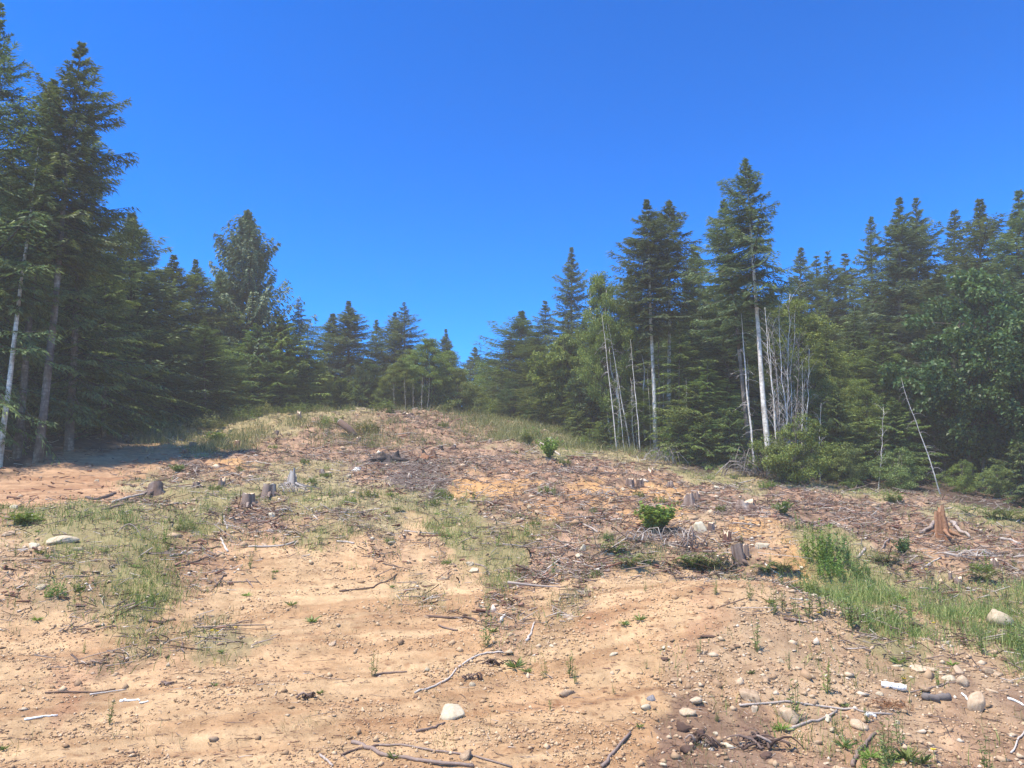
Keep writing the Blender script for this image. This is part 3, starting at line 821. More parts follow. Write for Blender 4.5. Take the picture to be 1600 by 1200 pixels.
# --- dead and bare stems
tree('snag', 950, 505, 985, 36, "thin bare white stem with hooked top, second from left of its cluster", bark='bark_pale', var=0, wide=.8)
tree('snag', 985, 530, 1000, 35, "bare leaning pole left of the tall pair's trunks", bark='bark_pale', var=1, wide=.8)
tree('snag', 1003, 555, 1010, 37, "short dead stem with drooping grey branches", bark='bark_pale', var=2, wide=1.5)
tree('snag', 1028, 470, 1030, 36.5, "dead stem veiled in fine grey twigs between the pair", bark='bark_grey', var=0, wide=1.4)
tree('snag', 985, 590, 992, 36, "thin grey sapling leaning at the foot of the pair", bark='bark_pale', var=2, wide=1.0)
tree('snag', 1158, 488, 1178, 31.5, "dead grey pole just left of the white trunk", bark='bark_pale', var=1, wide=1.0)
tree('snag', 1072, 590, 1073, 34, "thin pale stem between the pair and the white trunk", bark='bark_pale', var=1, wide=.6)
for k, (tx, ty, bx, Y, lab) in enumerate([(960, 560, 975, 35.6, "left of the pair, third pale pole from the left"), (988, 600, 997, 36.2, "left of the pair, fourth pale pole"),
        (1012, 575, 1016, 36.4, "just left of the pair's left trunk"), (1020, 610, 1022, 37, "short one touching the pair's left trunk"), (1036, 560, 1037, 37.2, "between the pair's trunks"),
        (1055, 600, 1056, 36.6, "right of the pair's right trunk"), (940, 490, 964, 35.0, "leftmost tall pole of the cluster"), (1168, 560, 1170, 33, "behind the grey pole by the white trunk"),
        (1240, 600, 1246, 33, "right of the leafless clump, slender"), (1310, 640, 1312, 33, "slender one before the warm hemlock"), (1120, 640, 1122, 34, "slender one left of the grey pole"), (905, 600, 908, 42, "slender one at the dip of the crest")]):
    tree('snag', tx, ty, bx, Y, "thin straight pale stem " + lab, bark='bark_pale', var=k, wide=.75)
for k, (tx, ty, bx, lab) in enumerate([(1192, 480, 1208, "nearest the white trunk"), (1203, 500, 1215, "second from the white trunk"), (1215, 470, 1222, "with forked top"),
        (1232, 455, 1226, "tallest, branching to the right"), (1246, 520, 1236, "in the middle right of the clump"), (1262, 545, 1244, "leaning right"),
        (1208, 560, 1218, "short and low on the left"), (1226, 520, 1230, "straight one in the clump centre"), (1255, 590, 1240, "short and crooked on the right"), (1198, 520, 1212, "fine one at the left rear"),
        (1222, 540, 1220, "fine one in front of the forked stem"), (1238, 490, 1232, "long slender one right of centre"), (1250, 560, 1248, "fine one at the right rear"), (1211, 600, 1214, "low fine one at the left foot")]):
    tree('deadstem', tx + 3, ty, bx + 4, 29.8 + (k % 4) * .35, "bare grey stem of the leafless clump, " + lab, "leafless grey stems right of the white trunk", bark='bark_grey' if k % 3 == 1 else 'bark_pale', var=k, wide=.65)
tree('deadstem', 1283, 630, 1276, 30, "short forked white stem right of the leafless clump", bark='bark_pale', var=1)
tree('deadstem', 1380, 636, 1366, 30, "thin white snag standing before the green hemlocks", bark='bark_pale', var=3)
tree('snag', 1408, 590, 1462, 28.5, "crooked pale snag leaning left in front of the maple's shade", bark='bark_pale', var=2, wide=.8)
for k, (tx, ty, bx, lab) in enumerate([(615, 598, 614, "short stake-like"), (632, 592, 632, "straight"), (645, 600, 644, "thin"), (660, 590, 657, "slightly forked"), (671, 600, 666, "leaning right")]):
    tree('snag', tx, ty, bx, 47.2, lab + " white stem before the alders on the crest", bark='bark_pale', var=k, wide=.8)
tree('snag', 676, 633, 674, 43, "thin bare stake standing on the crest", bark='bark_grey', var=1, wide=.6)

# --- understorey
for k, (tx, ty, bx, Y, kd, lab) in enumerate([
    (1245, 650, 1245, 28.9, 'bigshrub', "dense green shrub right of the white trunk's foot"),
    (1222, 685, 1220, 29.2, 'bigshrub', "low shrub against the white trunk's foot"),
    (1100, 655, 1100, 33, 'undergrowth', "young conifer with brown twigs left of the grey pole"),
    (1140, 640, 1140, 33, 'undergrowth', "ragged young conifer behind the grey pole"),
    (1060, 660, 1060, 34, 'undergrowth', "young conifer at the foot of the tall pair"),
    (945, 655, 945, 36, 'undergrowth', "yellowish young conifer left of the white stems"),
    (900, 640, 905, 40, 'undergrowth', "young conifer at the dip of the crest"),
    (1320, 690, 1320, 30.5, 'bigshrub', "bright shrub at the forest foot left of the thin snag"),
    (1345, 670, 1345, 32, 'undergrowth', "young conifer behind the thin snag"),
    (1290, 670, 1292, 32, 'undergrowth', "young conifer right of the leafless clump"),
    (1400, 700, 1398, 30, 'bigshrub', "low shrub left of the crooked snag"),
    (1590, 690, 1600, 27.5, 'undergrowth', "yellow-green bough at the right edge"),
    (1500, 720, 1500, 30, 'bigshrub', "dark shrub in the maple's shade"),
    (1555, 725, 1555, 29, 'bigshrub', "second dark shrub in the maple's shade"),
    (850, 615, 850, 46, 'bigshrub', "shrub at the forest foot above the dry grass"),
    (780, 620, 780, 50, 'bigshrub', "shrub right of the alders at the crest"),
    (720, 600, 720, 50, 'bigshrub', "shrub under the sky gap"),
    (560, 600, 560, 48, 'undergrowth', "young conifer on the crest by the alders"),
    (480, 600, 480, 47, 'undergrowth', "light young cedar on the crest"),
    (420, 585, 420, 45.5, 'undergrowth', "light green young conifer below the cedar"),
    (350, 600, 350, 44, 'undergrowth', "young conifer left of the cedar's foot"),
    (290, 610, 290, 43, 'undergrowth', "young conifer at the end of the track"),
    (235, 600, 235, 42, 'undergrowth', "young conifer over the dark track end"),
    (190, 600, 190, 41, 'undergrowth', "young conifer left of the track end"),
    (150, 590, 150, 38, 'undergrowth', "shaded young conifer beside the track"),
    (742, 600, 745, 52, 'alder', "low leafy tree below the sky gap"),
    (690, 600, 690, 51, 'bigshrub', "green shrub among the white stems")]):
    tree(kd, tx, ty, bx, Y, lab, var=k, crown=(('alder', 'weed', 'maple')[k % 3] if kd == 'bigshrub' else 'alder' if (kd == 'alder') else ('fir' if k % 2 else 'hemlock')), wide=1.1 if kd == 'bigshrub' else 1.3, bark='bark_grey')

# --- the woods behind, filling the gaps between them
def wood(px0, px1, step, Y0, Y1, top, label, group, kinds, crowns, n2=1):
    px = px0
    while px < px1:
        Y = random.uniform(Y0, Y1)
        ty = np.interp(px, top[0], top[1]) + random.uniform(0, 45)
        tree(random.choice(kinds), px + random.uniform(-4, 4), ty, px, Y, label, group, bark='bark_dark', crown=random.choice(crowns), wide=random.uniform(1.1, 1.5))
        px += step * random.uniform(.7, 1.3)
TOPL = ([-300, 0, 120, 180, 250, 330, 420, 480], [80, 220, 300, 420, 470, 500, 520, 530])
TOPM = ([440, 560, 640, 700, 745, 800, 900], [540, 560, 570, 590, 610, 560, 520])
TOPR = ([880, 960, 1100, 1200, 1300, 1400, 1500, 1620, 1900], [500, 470, 430, 460, 470, 430, 420, 400, 380])
wood(-330, 480, 24, 42, 54, TOPL, "dark conifer deep in the left woods, mostly hidden by nearer trees", "hidden conifers of the left woods", ['fir', 'hemlock', 'firwide'], ['fir', 'fir_blue'])
wood(-330, 200, 30, 34, 41, (TOPL[0], [v + 130 for v in TOPL[1]]), "shaded lower conifer in the left woods behind the trunks", "shaded conifers behind the left trunks", ['hemlock', 'fir'], ['fir'])
wood(450, 900, 24, 56, 66, TOPM, "conifer behind the crest, mostly hidden by nearer trees", "hidden conifers behind the crest", ['fir', 'hemlock'], ['fir_blue', 'fir'])
wood(890, 1950, 24, 44, 56, TOPR, "conifer deep in the right woods, mostly hidden by nearer trees", "hidden conifers of the right woods", ['fir', 'hemlock', 'firwide'], ['fir', 'fir_blue'])
wood(960, 1850, 36, 37, 42, (TOPR[0], [v + 130 for v in TOPR[1]]), "lower conifer inside the right woods behind the edge trees", "lower conifers inside the right woods", ['hemlock', 'fir'], ['fir', 'hemlock', 'fir'])
# woods outside the picture, to the left of the track: they shade it
for k, (x, y, h) in enumerate([(-22.5, 28, 16), (-26, 26, 16), (-25, 32, 17), (-28, 30, 17), (-27, 35, 16)]):
    b = np.array([x, y, H(x, y)[0]]); v = KINDS['fir'][k % 3]
    o = empty('fir_tree', "tall fir standing left of the track, mostly outside the photo", 'tree', "firs left of the photo's edge", tuple(b)); s = h / v[3]
    o.scale = (s * 1.1, s * 1.1, s); o.rotation_euler = (0, 0, k * 1.3)
    link("trunk", mesh_with(v[0], M['bark_grey']), None, o); link("branches", mesh_with(v[1], M['bark_grey']), None, o); link("crown", mesh_with(v[2], M['fir']), None, o)

# ------------------------------------------------------------------ low vegetation, rocks, wood: prototypes
def plant_mesh(seed, n=30, h=.4, spread=.5, lw=.05, ll=.12, droop=.2):
    """stems set with leaves"""
    rng = np.random.default_rng(seed); f = Buf()
    per = 16
    for k in range(n):
        a = rng.uniform(0, 6.28); l = h * rng.uniform(.5, 1.1); r = spread * rng.uniform(0, 1) ** .7
        s = np.linspace(0, 1, 4)
        P = np.c_[np.cos(a) * r * s ** 1.3, np.sin(a) * r * s ** 1.3, l * s]
        tube(f, P, [.006, .005, .004, .002], 3, .3, cap=False)
        q = rng.uniform(.2, 1, per)
        B = np.c_[[np.interp(q, s, P[:, c]) for c in range(3)]].T
        D = rng.normal(size=(per, 3)); D[:, 2] = rng.uniform(-droop, .6, per); D /= np.linalg.norm(D, axis=1)[:, None]
        f.add(*leaves(B, D, lw * rng.uniform(.6, 1.3, per), ll * rng.uniform(.6, 1.3, per), np.clip(rng.normal(.5, .2, per), 0, 1), rng))
    return f.mesh("foliage")

def fern_mesh(seed, n=14, l=.6):
    rng = np.random.default_rng(seed); f = Buf()
    for k in range(n):
        a = k * 2.4 + rng.normal(0, .2); L = l * rng.uniform(.7, 1.1); s = np.linspace(0, 1, 6)
        up = rng.uniform(.8, 1.5)
        P = np.c_[np.cos(a) * L * .75 * s, np.sin(a) * L * .75 * s, L * (up * s - .8 * up * s ** 2.6)]
        m = 15; q = np.repeat(np.linspace(.12, .98, m), 2); sgn = np.tile([-1, 1], m)
        B = np.c_[[np.interp(q, s, P[:, c]) for c in range(3)]].T
        D = np.c_[-np.sin(a) * sgn + np.cos(a) * .35, np.cos(a) * sgn + np.sin(a) * .35, np.full(2 * m, -.1)]
        D += rng.normal(0, .06, D.shape); D /= np.linalg.norm(D, axis=1)[:, None]
        W = np.full(2 * m, .042); Ls = .11 * np.sin(np.pi * (q * .85 + .12)) + .02
        f.add(*slivers(B, D, W, Ls, np.clip(rng.normal(.5, .15, 2 * m), 0, 1), np.tile([0, 0, 1.0], (2 * m, 1)), rng))
        tube(f, P, .004, 3, .4, cap=False)
    return f.mesh("fronds")

def weed_clump(seed, n=26, spread=.45, h=.8):
    rng = np.random.default_rng(seed); f = Buf()
    for k in range(n):
        a = rng.uniform(0, 6.28); r = spread * rng.uniform(0, 1) ** .6; hh = h * rng.uniform(.45, 1.05) * (1 - .35 * r / spread)
        s = np.linspace(0, 1, 4); la = rng.uniform(0, 6.28); lr = .14 * hh
        P = np.c_[np.cos(a) * r + np.cos(la) * lr * s ** 2, np.sin(a) * r + np.sin(la) * lr * s ** 2, hh * s]
        tube(f, P, [.006, .005, .004, .002], 3, .3, cap=False)
        m = 30; q = rng.uniform(.12, 1, m); B = np.c_[[np.interp(q, s, P[:, c]) for c in range(3)]].T
        aa = rng.uniform(0, 6.28, m); D = np.c_[np.cos(aa), np.sin(aa), rng.uniform(-.2, .9, m)]; D /= np.linalg.norm(D, axis=1)[:, None]
        f.add(*leaves(B, D, .032 * rng.uniform(.6, 1.4, m), .095 * rng.uniform(.6, 1.3, m) * (1.15 - .5 * q), np.clip(rng.normal(.5, .22, m), 0, 1), rng, .1))
    return f.mesh("leaves")

def rosette_mesh(seed, n=26, l=.16, w=.024, up=.7):
    rng = np.random.default_rng(seed); f = Buf()
    a = rng.uniform(0, 6.28, n); e = rng.uniform(.15, 1.2, n) * up
    D = np.c_[np.cos(a), np.sin(a), e]; D /= np.linalg.norm(D, axis=1)[:, None]
    f.add(*leaves(np.zeros((n, 3)) + [0, 0, .01], D, w * rng.uniform(.7, 1.3, n), l * rng.uniform(.6, 1.2, n), np.clip(rng.normal(.5, .2, n), 0, 1), rng, .15))
    return f.mesh("leaves")

def tall_weed_mesh(seed, h=.45, n=3):
    rng = np.random.default_rng(seed); f = Buf()
    for k in range(n):
        hh = h * rng.uniform(.6, 1.1); a = rng.uniform(0, 6.28); s = np.linspace(0, 1, 4); r = .12 * hh
        P = np.c_[np.cos(a) * r * s + rng.normal(0, .02), np.sin(a) * r * s + rng.normal(0, .02), hh * s]
        tube(f, P, [.004, .004, .003, .002], 3, .3, cap=False)
        m = 22; q = rng.uniform(.05, 1, m); B = np.c_[[np.interp(q, s, P[:, c]) for c in range(3)]].T
        aa = rng.uniform(0, 6.28, m)
        D = np.c_[np.cos(aa), np.sin(aa), rng.uniform(.1, .9, m)]; D /= np.linalg.norm(D, axis=1)[:, None]
        f.add(*leaves(B, D, .016 * rng.uniform(.6, 1.4, m), .07 * rng.uniform(.6, 1.3, m) * (1.15 - .6 * q), np.clip(rng.normal(.5, .2, m), 0, 1), rng, .1))
    return f.mesh("leaves")

def rock_mesh(seed, sub=3, rough=.28, flat=.7, blocky=.25):
    import bmesh
    rng = np.random.default_rng(seed)
    bm = bmesh.new(); bmesh.ops.create_icosphere(bm, subdivisions=sub, radius=1)
    V = np.array([v.co[:] for v in bm.verts]); F = np.array([[v.index for v in f.verts] for f in bm.faces]); bm.free()
    for k in range(12):                                   # knock flat facets off the stone
        d = rng.normal(size=3); d /= np.linalg.norm(d); c = rng.uniform(.42, .75)
        t = V @ d; o = t > c
        V[o] -= np.outer((t[o] - c) * .9, d)
    n = fbm(V[:, 0] * 1.5 + V[:, 2] + seed, V[:, 1] * 1.5 - V[:, 2] * .8, 4, seed)
    V *= (1 + rough * n)[:, None]
    V *= [1, rng.uniform(.7, 1), flat * rng.uniform(.8, 1.1)]
    return mesh_np("stone", V, F, np.full(len(V), .5), smooth=(blocky < .1))

ROCKS = [rock_mesh(400 + k, 3, .25, .7) for k in range(8)]
ROUND = [rock_mesh(420 + k, 3, .24, .72, 0) for k in range(3)]
CLODM = [rock_mesh(460 + k, 3, .75, .5) for k in range(3)]
LITTLE = [rock_mesh(440 + k, 2, .6, .6) for k in range(8)]
def rock(px, py, w, h, label, m='rock', kind=ROCKS, var=0, group=None, rz=None, tilt=0.0, name='rock'):
    p = spot(px, py); d = p[1]
    s = w / FPX * d / 2
    me = mesh_with(kind[var % len(kind)], M[m])
    z = np.array([v.co[2] for v in me[0].vertices]); zz = (h / FPX * d) / (z.max() - z.min())
    o = link(name, me); tag(o, label, 'rock', group)
    o.scale = (s, s * .85, zz); o.location = (p[0], p[1] + s * .4, p[2] + zz * -z.min() * .38)
    o.rotation_euler = (random.uniform(-.15, .15), tilt, random.uniform(-.4, .4) if rz is None else rz)
    return o

rock(85, 850, 58, 20, "long pale boulder lying in grass at the left", 'rock_pale', var=0)
rock(50, 856, 24, 12, "small pale stone at the left end of the long boulder", 'rock_pale', var=1)
rock(20, 795, 18, 9, "whitish rock alone on the left track", 'rock_pale', var=2)
rock(62, 922, 20, 13, "cream stone on the left bank above the road", 'rock_pale', ROUND, 0)
rock(710, 1122, 44, 27, "large cream rock with shadowed right side in the foreground dirt", 'rock_pale', var=3)
rock(738, 1073, 17, 9, "small pale stone under the dark root tangle", 'rock_pale', var=4)
rock(667, 1050, 13, 9, "round pale pebble left of the curved stick", 'rock_pale', ROUND, 1)
rock(1235, 1130, 36, 30, "angular tan rock above the forked stick", 'rock', var=5)
rock(1180, 1113, 15, 15, "small brownish rock touching the long thin stick", 'rock', var=6)
rock(1175, 1096, 34, 24, "crumbling yellowish block behind the long thin stick", 'rock', var=7)
rock(1019, 1095, 16, 13, "white stone standing in the bare dirt", 'rock_grey', ROUND, 2)
o = rock(1532, 1114, 30, 42, "large smooth tan boulder near the right edge", 'rock', ROUND, 0, tilt=.35)
rock(1505, 1072, 26, 22, "rounded stone just above the smooth tan boulder", 'rock', ROUND, 1, tilt=.5)
rock(1487, 1064, 24, 12, "flat oval cream stone left of the rounded stone", 'rock_pale', ROUND, 2)
rock(1567, 980, 52, 34, "big round yellowish boulder half sunk in grass", 'rock_pale', ROUND, 1)
rock(1566, 1000, 34, 22, "squarish rock directly below the round boulder", 'rock', var=2)
rock(1545, 1056, 18, 18, "pinkish rock with dark underside at the right", 'rock', var=1)
rock(1440, 1050, 34, 12, "flat buff slab in the gravel", 'rock', var=3)
rock(1096, 832, 24, 27, "yellow angular boulder beside the grey stump", 'rock_pale', var=5)
rock(1193, 857, 34, 16, "cream ledge of rock in the eroded cut", 'rock_pale', var=6)
rock(1160, 812, 14, 10, "small cream stone on top of the eroded cut", 'rock_pale', var=4)
rock(911, 862, 16, 16, "pale stone left of the fern patch, upper of two", 'rock_pale', var=2)
rock(905, 872, 18, 10, "pale stone left of the fern patch, lower of two", 'rock_pale', var=0)
rock(733, 883, 16, 9, "upper stone of the little pile beside the dirt ridge", 'rock_pale', var=1)
rock(742, 894, 22, 10, "lower stone of the little pile beside the dirt ridge", 'rock_pale', var=3)
rock(820, 909, 18, 6, "flat pale stone alone on the upper road", 'rock_pale', ROUND, 0)
rock(582, 776, 15, 8, "white stone on the grassy slope centre left", 'rock_pale', var=5)
rock(544, 747, 12, 10, "pale pointed stone left of the charred wood", 'rock_pale', var=6)
rock(425, 808, 12, 10, "pale stone under the paired stumps", 'rock_pale', var=7)
rock(266, 862, 16, 11, "orange-tan stone in the left grass", 'rock', var=4)
rock(297, 866, 13, 8, "whitish stone right of the orange-tan one", 'rock_pale', var=2)
rock(973, 766, 9, 6, "small white stone on the brown slope", 'rock_pale', var=1)
rock(827, 795, 9, 9, "pale stone below the orange earth", 'rock_pale', var=3)
rock(1404, 1132, 12, 10, "small white stone low in the right gravel", 'rock_pale', var=4)
rock(1198, 1065, 15, 10, "tan stone behind the crumbling block", 'rock', var=0)
rock(1170, 1170, 40, 14, "half-buried rock under the dark bark pile", 'rock', var=6)

# --- scattered stones: the larger ones singly, the rest as gravel
def field(n, tmin, tmax, rmin, rmax, weights, seed, base=0.0):
    rng = np.random.default_rng(seed)
    th = np.radians(rng.uniform(tmin, tmax, n)); r = np.exp(rng.uniform(math.log(rmin), math.log(rmax), n))
    x, y = np.sin(th) * r, np.cos(th) * r
    z = zones(x, y); w = z @ np.array([weights.get(c, base) for c in ZN])
    clump = .35 + 1.3 * (vnoise(x * 1.3, y * 1.3, seed) ** 1.5)
    k = rng.uniform(size=n) < w * clump
    x, y, z = x[k], y[k], z[k]
    return x, y, H(x, y, z), z, rng

x, y, h, z, rng = field(2200, -37, 38, 6.5, 32, dict(K=.42, B=.22, O=.25, G=.12, S=.12, H=.3, T=.018, R=.02, D=.1), 501)
x, y, h = x[:260], y[:260], h[:260]
for k in range(len(x)):
    s = float(np.exp(rng.normal(math.log(.05), .38))) * (1 + max(0, y[k] - 10) * .03)
    right = x[k] > 0
    o = link("stone", mesh_with(LITTLE[k % 8], M[('rock', 'rock_pale', 'rock', 'rock', 'rock_pale')[k % 5]]))
    o.location = (x[k], y[k], h[k] + s * .10); o.scale = (s * rng.uniform(.8, 1.4), s, s * rng.uniform(.7, 1.1))
    o.rotation_euler = (rng.uniform(-.4, .4), rng.uniform(-.4, .4), rng.uniform(0, 6.28))
    if x[k] > 2.5 and y[k] < 13: tag(o, "fist-sized stone in the gravel of the right foreground", 'rock', "stones in the right foreground gravel")
    elif y[k] < 14 and x[k] < -3: tag(o, "fist-sized stone on the bank and road at the left", 'rock', "stones at the left")
    elif y[k] >= 14: tag(o, "small stone lying on the cleared hillside", 'rock', "stones on the cleared hillside")
    else: tag(o, "small stone on the bare dirt in the centre foreground", 'rock', "stones on the bare dirt")

OCT_V = np.array([[1, 0, 0], [0, 1, 0], [-1, 0, 0], [0, -1, 0], [0, 0, 1], [0, 0, -1]], float)
OCT_F = np.array([[0, 1, 4], [1, 2, 4], [2, 3, 4], [3, 0, 4], [1, 0, 5], [2, 1, 5], [3, 2, 5], [0, 3, 5]])
def chips(x, y, h, size, tone, rng, name, m, label, flat=(.4, .9), lift=.15):
    N = len(x)
    V = np.tile(OCT_V, (N, 1, 1)) * rng.uniform(.6, 1.25, (N, 6, 1)) + rng.normal(0, .14, (N, 6, 3))
    V *= size[:, None, None] * np.stack([rng.uniform(.7, 1.5, N), rng.uniform(.6, 1.1, N), rng.uniform(*flat, N)], -1)[:, None, :]
    a = rng.uniform(0, 6.28, N); c, s = np.cos(a)[:, None], np.sin(a)[:, None]
    X = V[..., 0] * c - V[..., 1] * s; Y = V[..., 0] * s + V[..., 1] * c
    V = np.stack([X + x[:, None], Y + y[:, None], V[..., 2] + (h + size * lift)[:, None]], -1).reshape(-1, 3)
    F = (OCT_F[None] + (np.arange(N) * 6)[:, None, None]).reshape(-1, 3)
    o = link(name, mesh_np(name, V, F, np.repeat(tone, 6)), M[m]); return tag(o, label, kind="stuff")

x, y, h, z, rng = field(42000, -38, 38, 6.2, 26, dict(K=.95, H=.5, B=.4, O=.3, T=.015, R=.03, G=.15, S=.1, D=.12), 511)
chips(x, y, h, np.exp(rng.normal(math.log(.015), .5, len(x))) * (.8 + .05 * y), np.clip(rng.normal(.55, .22, len(x)), 0, 1), rng, "gravel", 'pebble', "loose gravel and dirt clods over the ground")

x, y, h, z, rng = field(90000, -38, 38, 6.2, 24, dict(T=.9, R=.8, K=.6, O=.8, B=.6, G=.2, S=.2, D=.3), 513)
k = vnoise(x * 2.2, y * 2.2, 5) + .35 * rng.uniform(size=len(x)) > .58
x, y, h = x[k], y[k], h[k]
chips(x, y, h, np.exp(rng.normal(math.log(.0095), .45, len(x))) * (.75 + .045 * y), np.clip(rng.normal(.45, .22, len(x)), 0, 1), rng, "dirt_clods", 'clods', "crumbly tan dirt clods over the bare soil", (.6, 1.0), .3)

# --- sticks
def path_stick(pts_, w0, w1, label, m='wood', tone=.8, name='stick', lift=.4, group=None, cat='stick', n=6):
    P = np.array([spot(a, b) for a, b in pts_]); d = P[0][1]
    r0 = w0 / FPX * d / 2 * .78; r1 = w1 / FPX * d / 2 * .78
    t = np.linspace(0, len(P) - 1, max(6, 3 * len(P))); Q = np.c_[[np.interp(t, np.arange(len(P)), P[:, c]) for c in range(3)]].T
    g = np.array([H(q[0], q[1])[0] for q in Q]); R = np.linspace(r0, r1, len(Q))
    Q[:, 2] = np.maximum(Q[:, 2], g) + R * lift + .008
    Q[1:-1, :2] += RNG.normal(0, .25 * r0 + .004, (len(Q) - 2, 2))
    c = Q[0].copy(); b = Buf(); tube(b, Q - c, R, n, tone, jit=.12)
    o = link(name, b.mesh(name, True), M[m]); o.location = tuple(c)
    return tag(o, label, cat, group)

path_stick([(550, 1162), (575, 1172), (600, 1182), (660, 1191), (740, 1199)], 8, 6, "thick pale forked branch at the bottom centre left", tone=.75, name='branch', cat='branch')
path_stick([(585, 1166), (625, 1166), (650, 1170), (700, 1178), (800, 1200)], 4, 3, "long thin twig curving beside the thick pale branch", tone=.6)
path_stick([(533, 1182), (560, 1172), (600, 1165)], 4, 3, "short dark twig crossing the thick pale branch", tone=.35)
path_stick([(500, 1182), (512, 1190), (520, 1198)], 5, 4, "short pale stick cut by the bottom edge", tone=.8)
path_stick([(985, 1147), (965, 1172), (940, 1200)], 5, 6, "straight grey stick pointing up right at the bottom", tone=.7)
path_stick([(1156, 1104), (1200, 1101), (1260, 1103), (1320, 1110), (1350, 1114), (1395, 1118)], 4.5, 3.5, "long thin whitish stick lying level in the right foreground", tone=.92)
path_stick([(1228, 1143), (1250, 1134), (1280, 1128), (1308, 1112)], 6, 4, "grey curved stick in front of the angular tan rock", tone=.75)
path_stick([(1333, 1200), (1338, 1182), (1352, 1165), (1368, 1148)], 9, 6, "stout bark-grey branch at the bottom right", tone=.6, name='branch', cat='branch')
path_stick([(648, 1084), (675, 1076), (700, 1063), (715, 1045), (735, 1030), (760, 1021), (787, 1021)], 3.5, 4, "long curved white stick arching left of the root tangle", tone=.9)
path_stick([(70, 1084), (110, 1083), (150, 1084), (180, 1078)], 3.5, 2.5, "dark thin branch lying on the road at the left", tone=.45)
path_stick([(140, 1087), (165, 1083), (197, 1079)], 4, 2, "bright split stick at the end of the dark thin branch", tone=1.0)
path_stick([(822, 1003), (830, 992), (836, 973)], 5, 3, "short white stick leaning in the dirt above the fern-like weed", tone=.95)
path_stick([(781, 974), (785, 968), (790, 962)], 6, 5, "white forked chip by the grass line", m='white', tone=.8)
path_stick([(530, 925), (555, 922), (582, 919), (605, 909), (620, 898)], 3.5, 2.5, "dark curved twig on the upper road", tone=.35)
path_stick([(665, 964), (700, 967), (730, 966), (745, 972)], 5, 4, "dark flat stick on the middle road", tone=.3)
path_stick([(738, 957), (757, 957), (768, 966)], 4, 3, "bent brown twig right of the dark flat stick", tone=.4)
path_stick([(685, 978), (700, 984), (715, 986)], 3, 3, "little grey twig below the dark flat stick", tone=.6)
path_stick([(582, 1057), (600, 1053), (636, 1051)], 5, 3, "brown stick alone on the sunlit dirt", tone=.45)
path_stick([(650, 1145), (680, 1138), (695, 1130)], 5, 3, "brownish stick left of the large cream rock", tone=.5)
path_stick([(345, 842), (350, 853), (356, 862)], 4, 4.5, "bent white stick standing out on the left bank", tone=.95)
path_stick([(388, 855), (420, 855), (445, 853), (461, 847)], 4, 3, "long pale stick along the road edge", tone=.88)
path_stick([(347, 803), (351, 812), (355, 827)], 3.5, 3, "crooked pale twig below the stump on the left slope", tone=.8)
path_stick([(265, 870), (280, 868), (290, 862)], 4, 3, "pale stick by the orange-tan stone", tone=.9)
path_stick([(228, 865), (250, 866), (272, 857), (330, 857), (345, 856)], 4, 2.5, "long brown branch between the left bank stones", tone=.4)
path_stick([(290, 885), (320, 872), (340, 868)], 3.5, 2.5, "brown curved root on the left bank", tone=.35)
path_stick([(335, 918), (345, 905), (350, 897)], 2.5, 2, "thin forked twig on the road's inner edge", tone=.5)
path_stick([(335, 906), (338, 912), (345, 917)], 3, 2, "small pale twig on the road's inner edge", tone=.7)
path_stick([(385, 907), (395, 919)], 3, 2, "short twig in the centre left dirt", tone=.6)
path_stick([(355, 912), (380, 910), (405, 910)], 3, 2, "thin pale stick right of the left bank", tone=.65)
path_stick([(175, 786), (200, 778), (228, 773)], 5, 5, "pale log below the broad left stump", tone=.85, name='log', cat='log')
path_stick([(135, 779), (148, 783), (172, 776), (180, 772)], 7, 6, "dark root reaching left from the broad left stump", m='char', tone=.8, name='log', cat='log')
path_stick([(160, 797), (190, 790), (215, 783)], 5, 4, "brown branch below the pale log", tone=.4)
path_stick([(385, 722), (405, 723), (425, 726)], 2.5, 2, "thin straight stick on the orange patch of the left slope", tone=.85)
path_stick([(410, 820), (430, 812), (446, 805)], 3, 2.5, "dark stick right of the pale stone on the slope", tone=.35)
path_stick([(358, 812), (372, 806), (382, 800)], 2.5, 2, "white stick under the dark stump", tone=.95)
path_stick([(905, 862), (880, 850), (862, 838)], 3, 2, "grey stick pointing at the stones left of the ferns", tone=.7)
path_stick([(905, 817), (920, 824), (934, 832)], 4, 4, "pale log on the brown mid slope", tone=.85, name='log', cat='log')
path_stick([(840, 858), (858, 856), (865, 851)], 3, 2.5, "pale curved stick by the green grass", tone=.85)
path_stick([(743, 882), (760, 890), (764, 900)], 4, 3, "grey stick right of the little stone pile", tone=.7)
path_stick([(526, 848), (540, 848), (553, 850)], 4, 4, "straight white stick beside the grass clump", tone=.95)
path_stick([(1060, 826), (1078, 834), (1092, 842), (1105, 850)], 3.5, 3, "pale branch falling through the brush below the green bush", tone=.85)
path_stick([(1195, 882), (1205, 890), (1218, 900)], 4, 3, "white stick right of the tall cut stump", tone=.95)
path_stick([(1560, 842), (1575, 845), (1595, 850)], 6, 5, "bleached log near the right edge", tone=1.0, name='log', cat='log')
path_stick([(1375, 862), (1383, 850), (1390, 842)], 3.5, 3, "upright pale stick left of the dark seedling", tone=.8)
path_stick([(1340, 873), (1347, 866), (1352, 858)], 6, 5, "tan splintered branch by the tall weeds", tone=.75, name='branch', cat='branch')
path_stick([(1440, 890), (1455, 880), (1470, 872)], 3, 3, "white twig in front of the orange stump", tone=.95)
path_stick([(1540, 870), (1560, 876), (1580, 885)], 3, 3, "grey stick right of the orange stump's roots", tone=.7)
path_stick([(1422, 1083), (1460, 1075), (1500, 1066)], 2.5, 2, "thin brown twig over the mossy log", tone=.6)
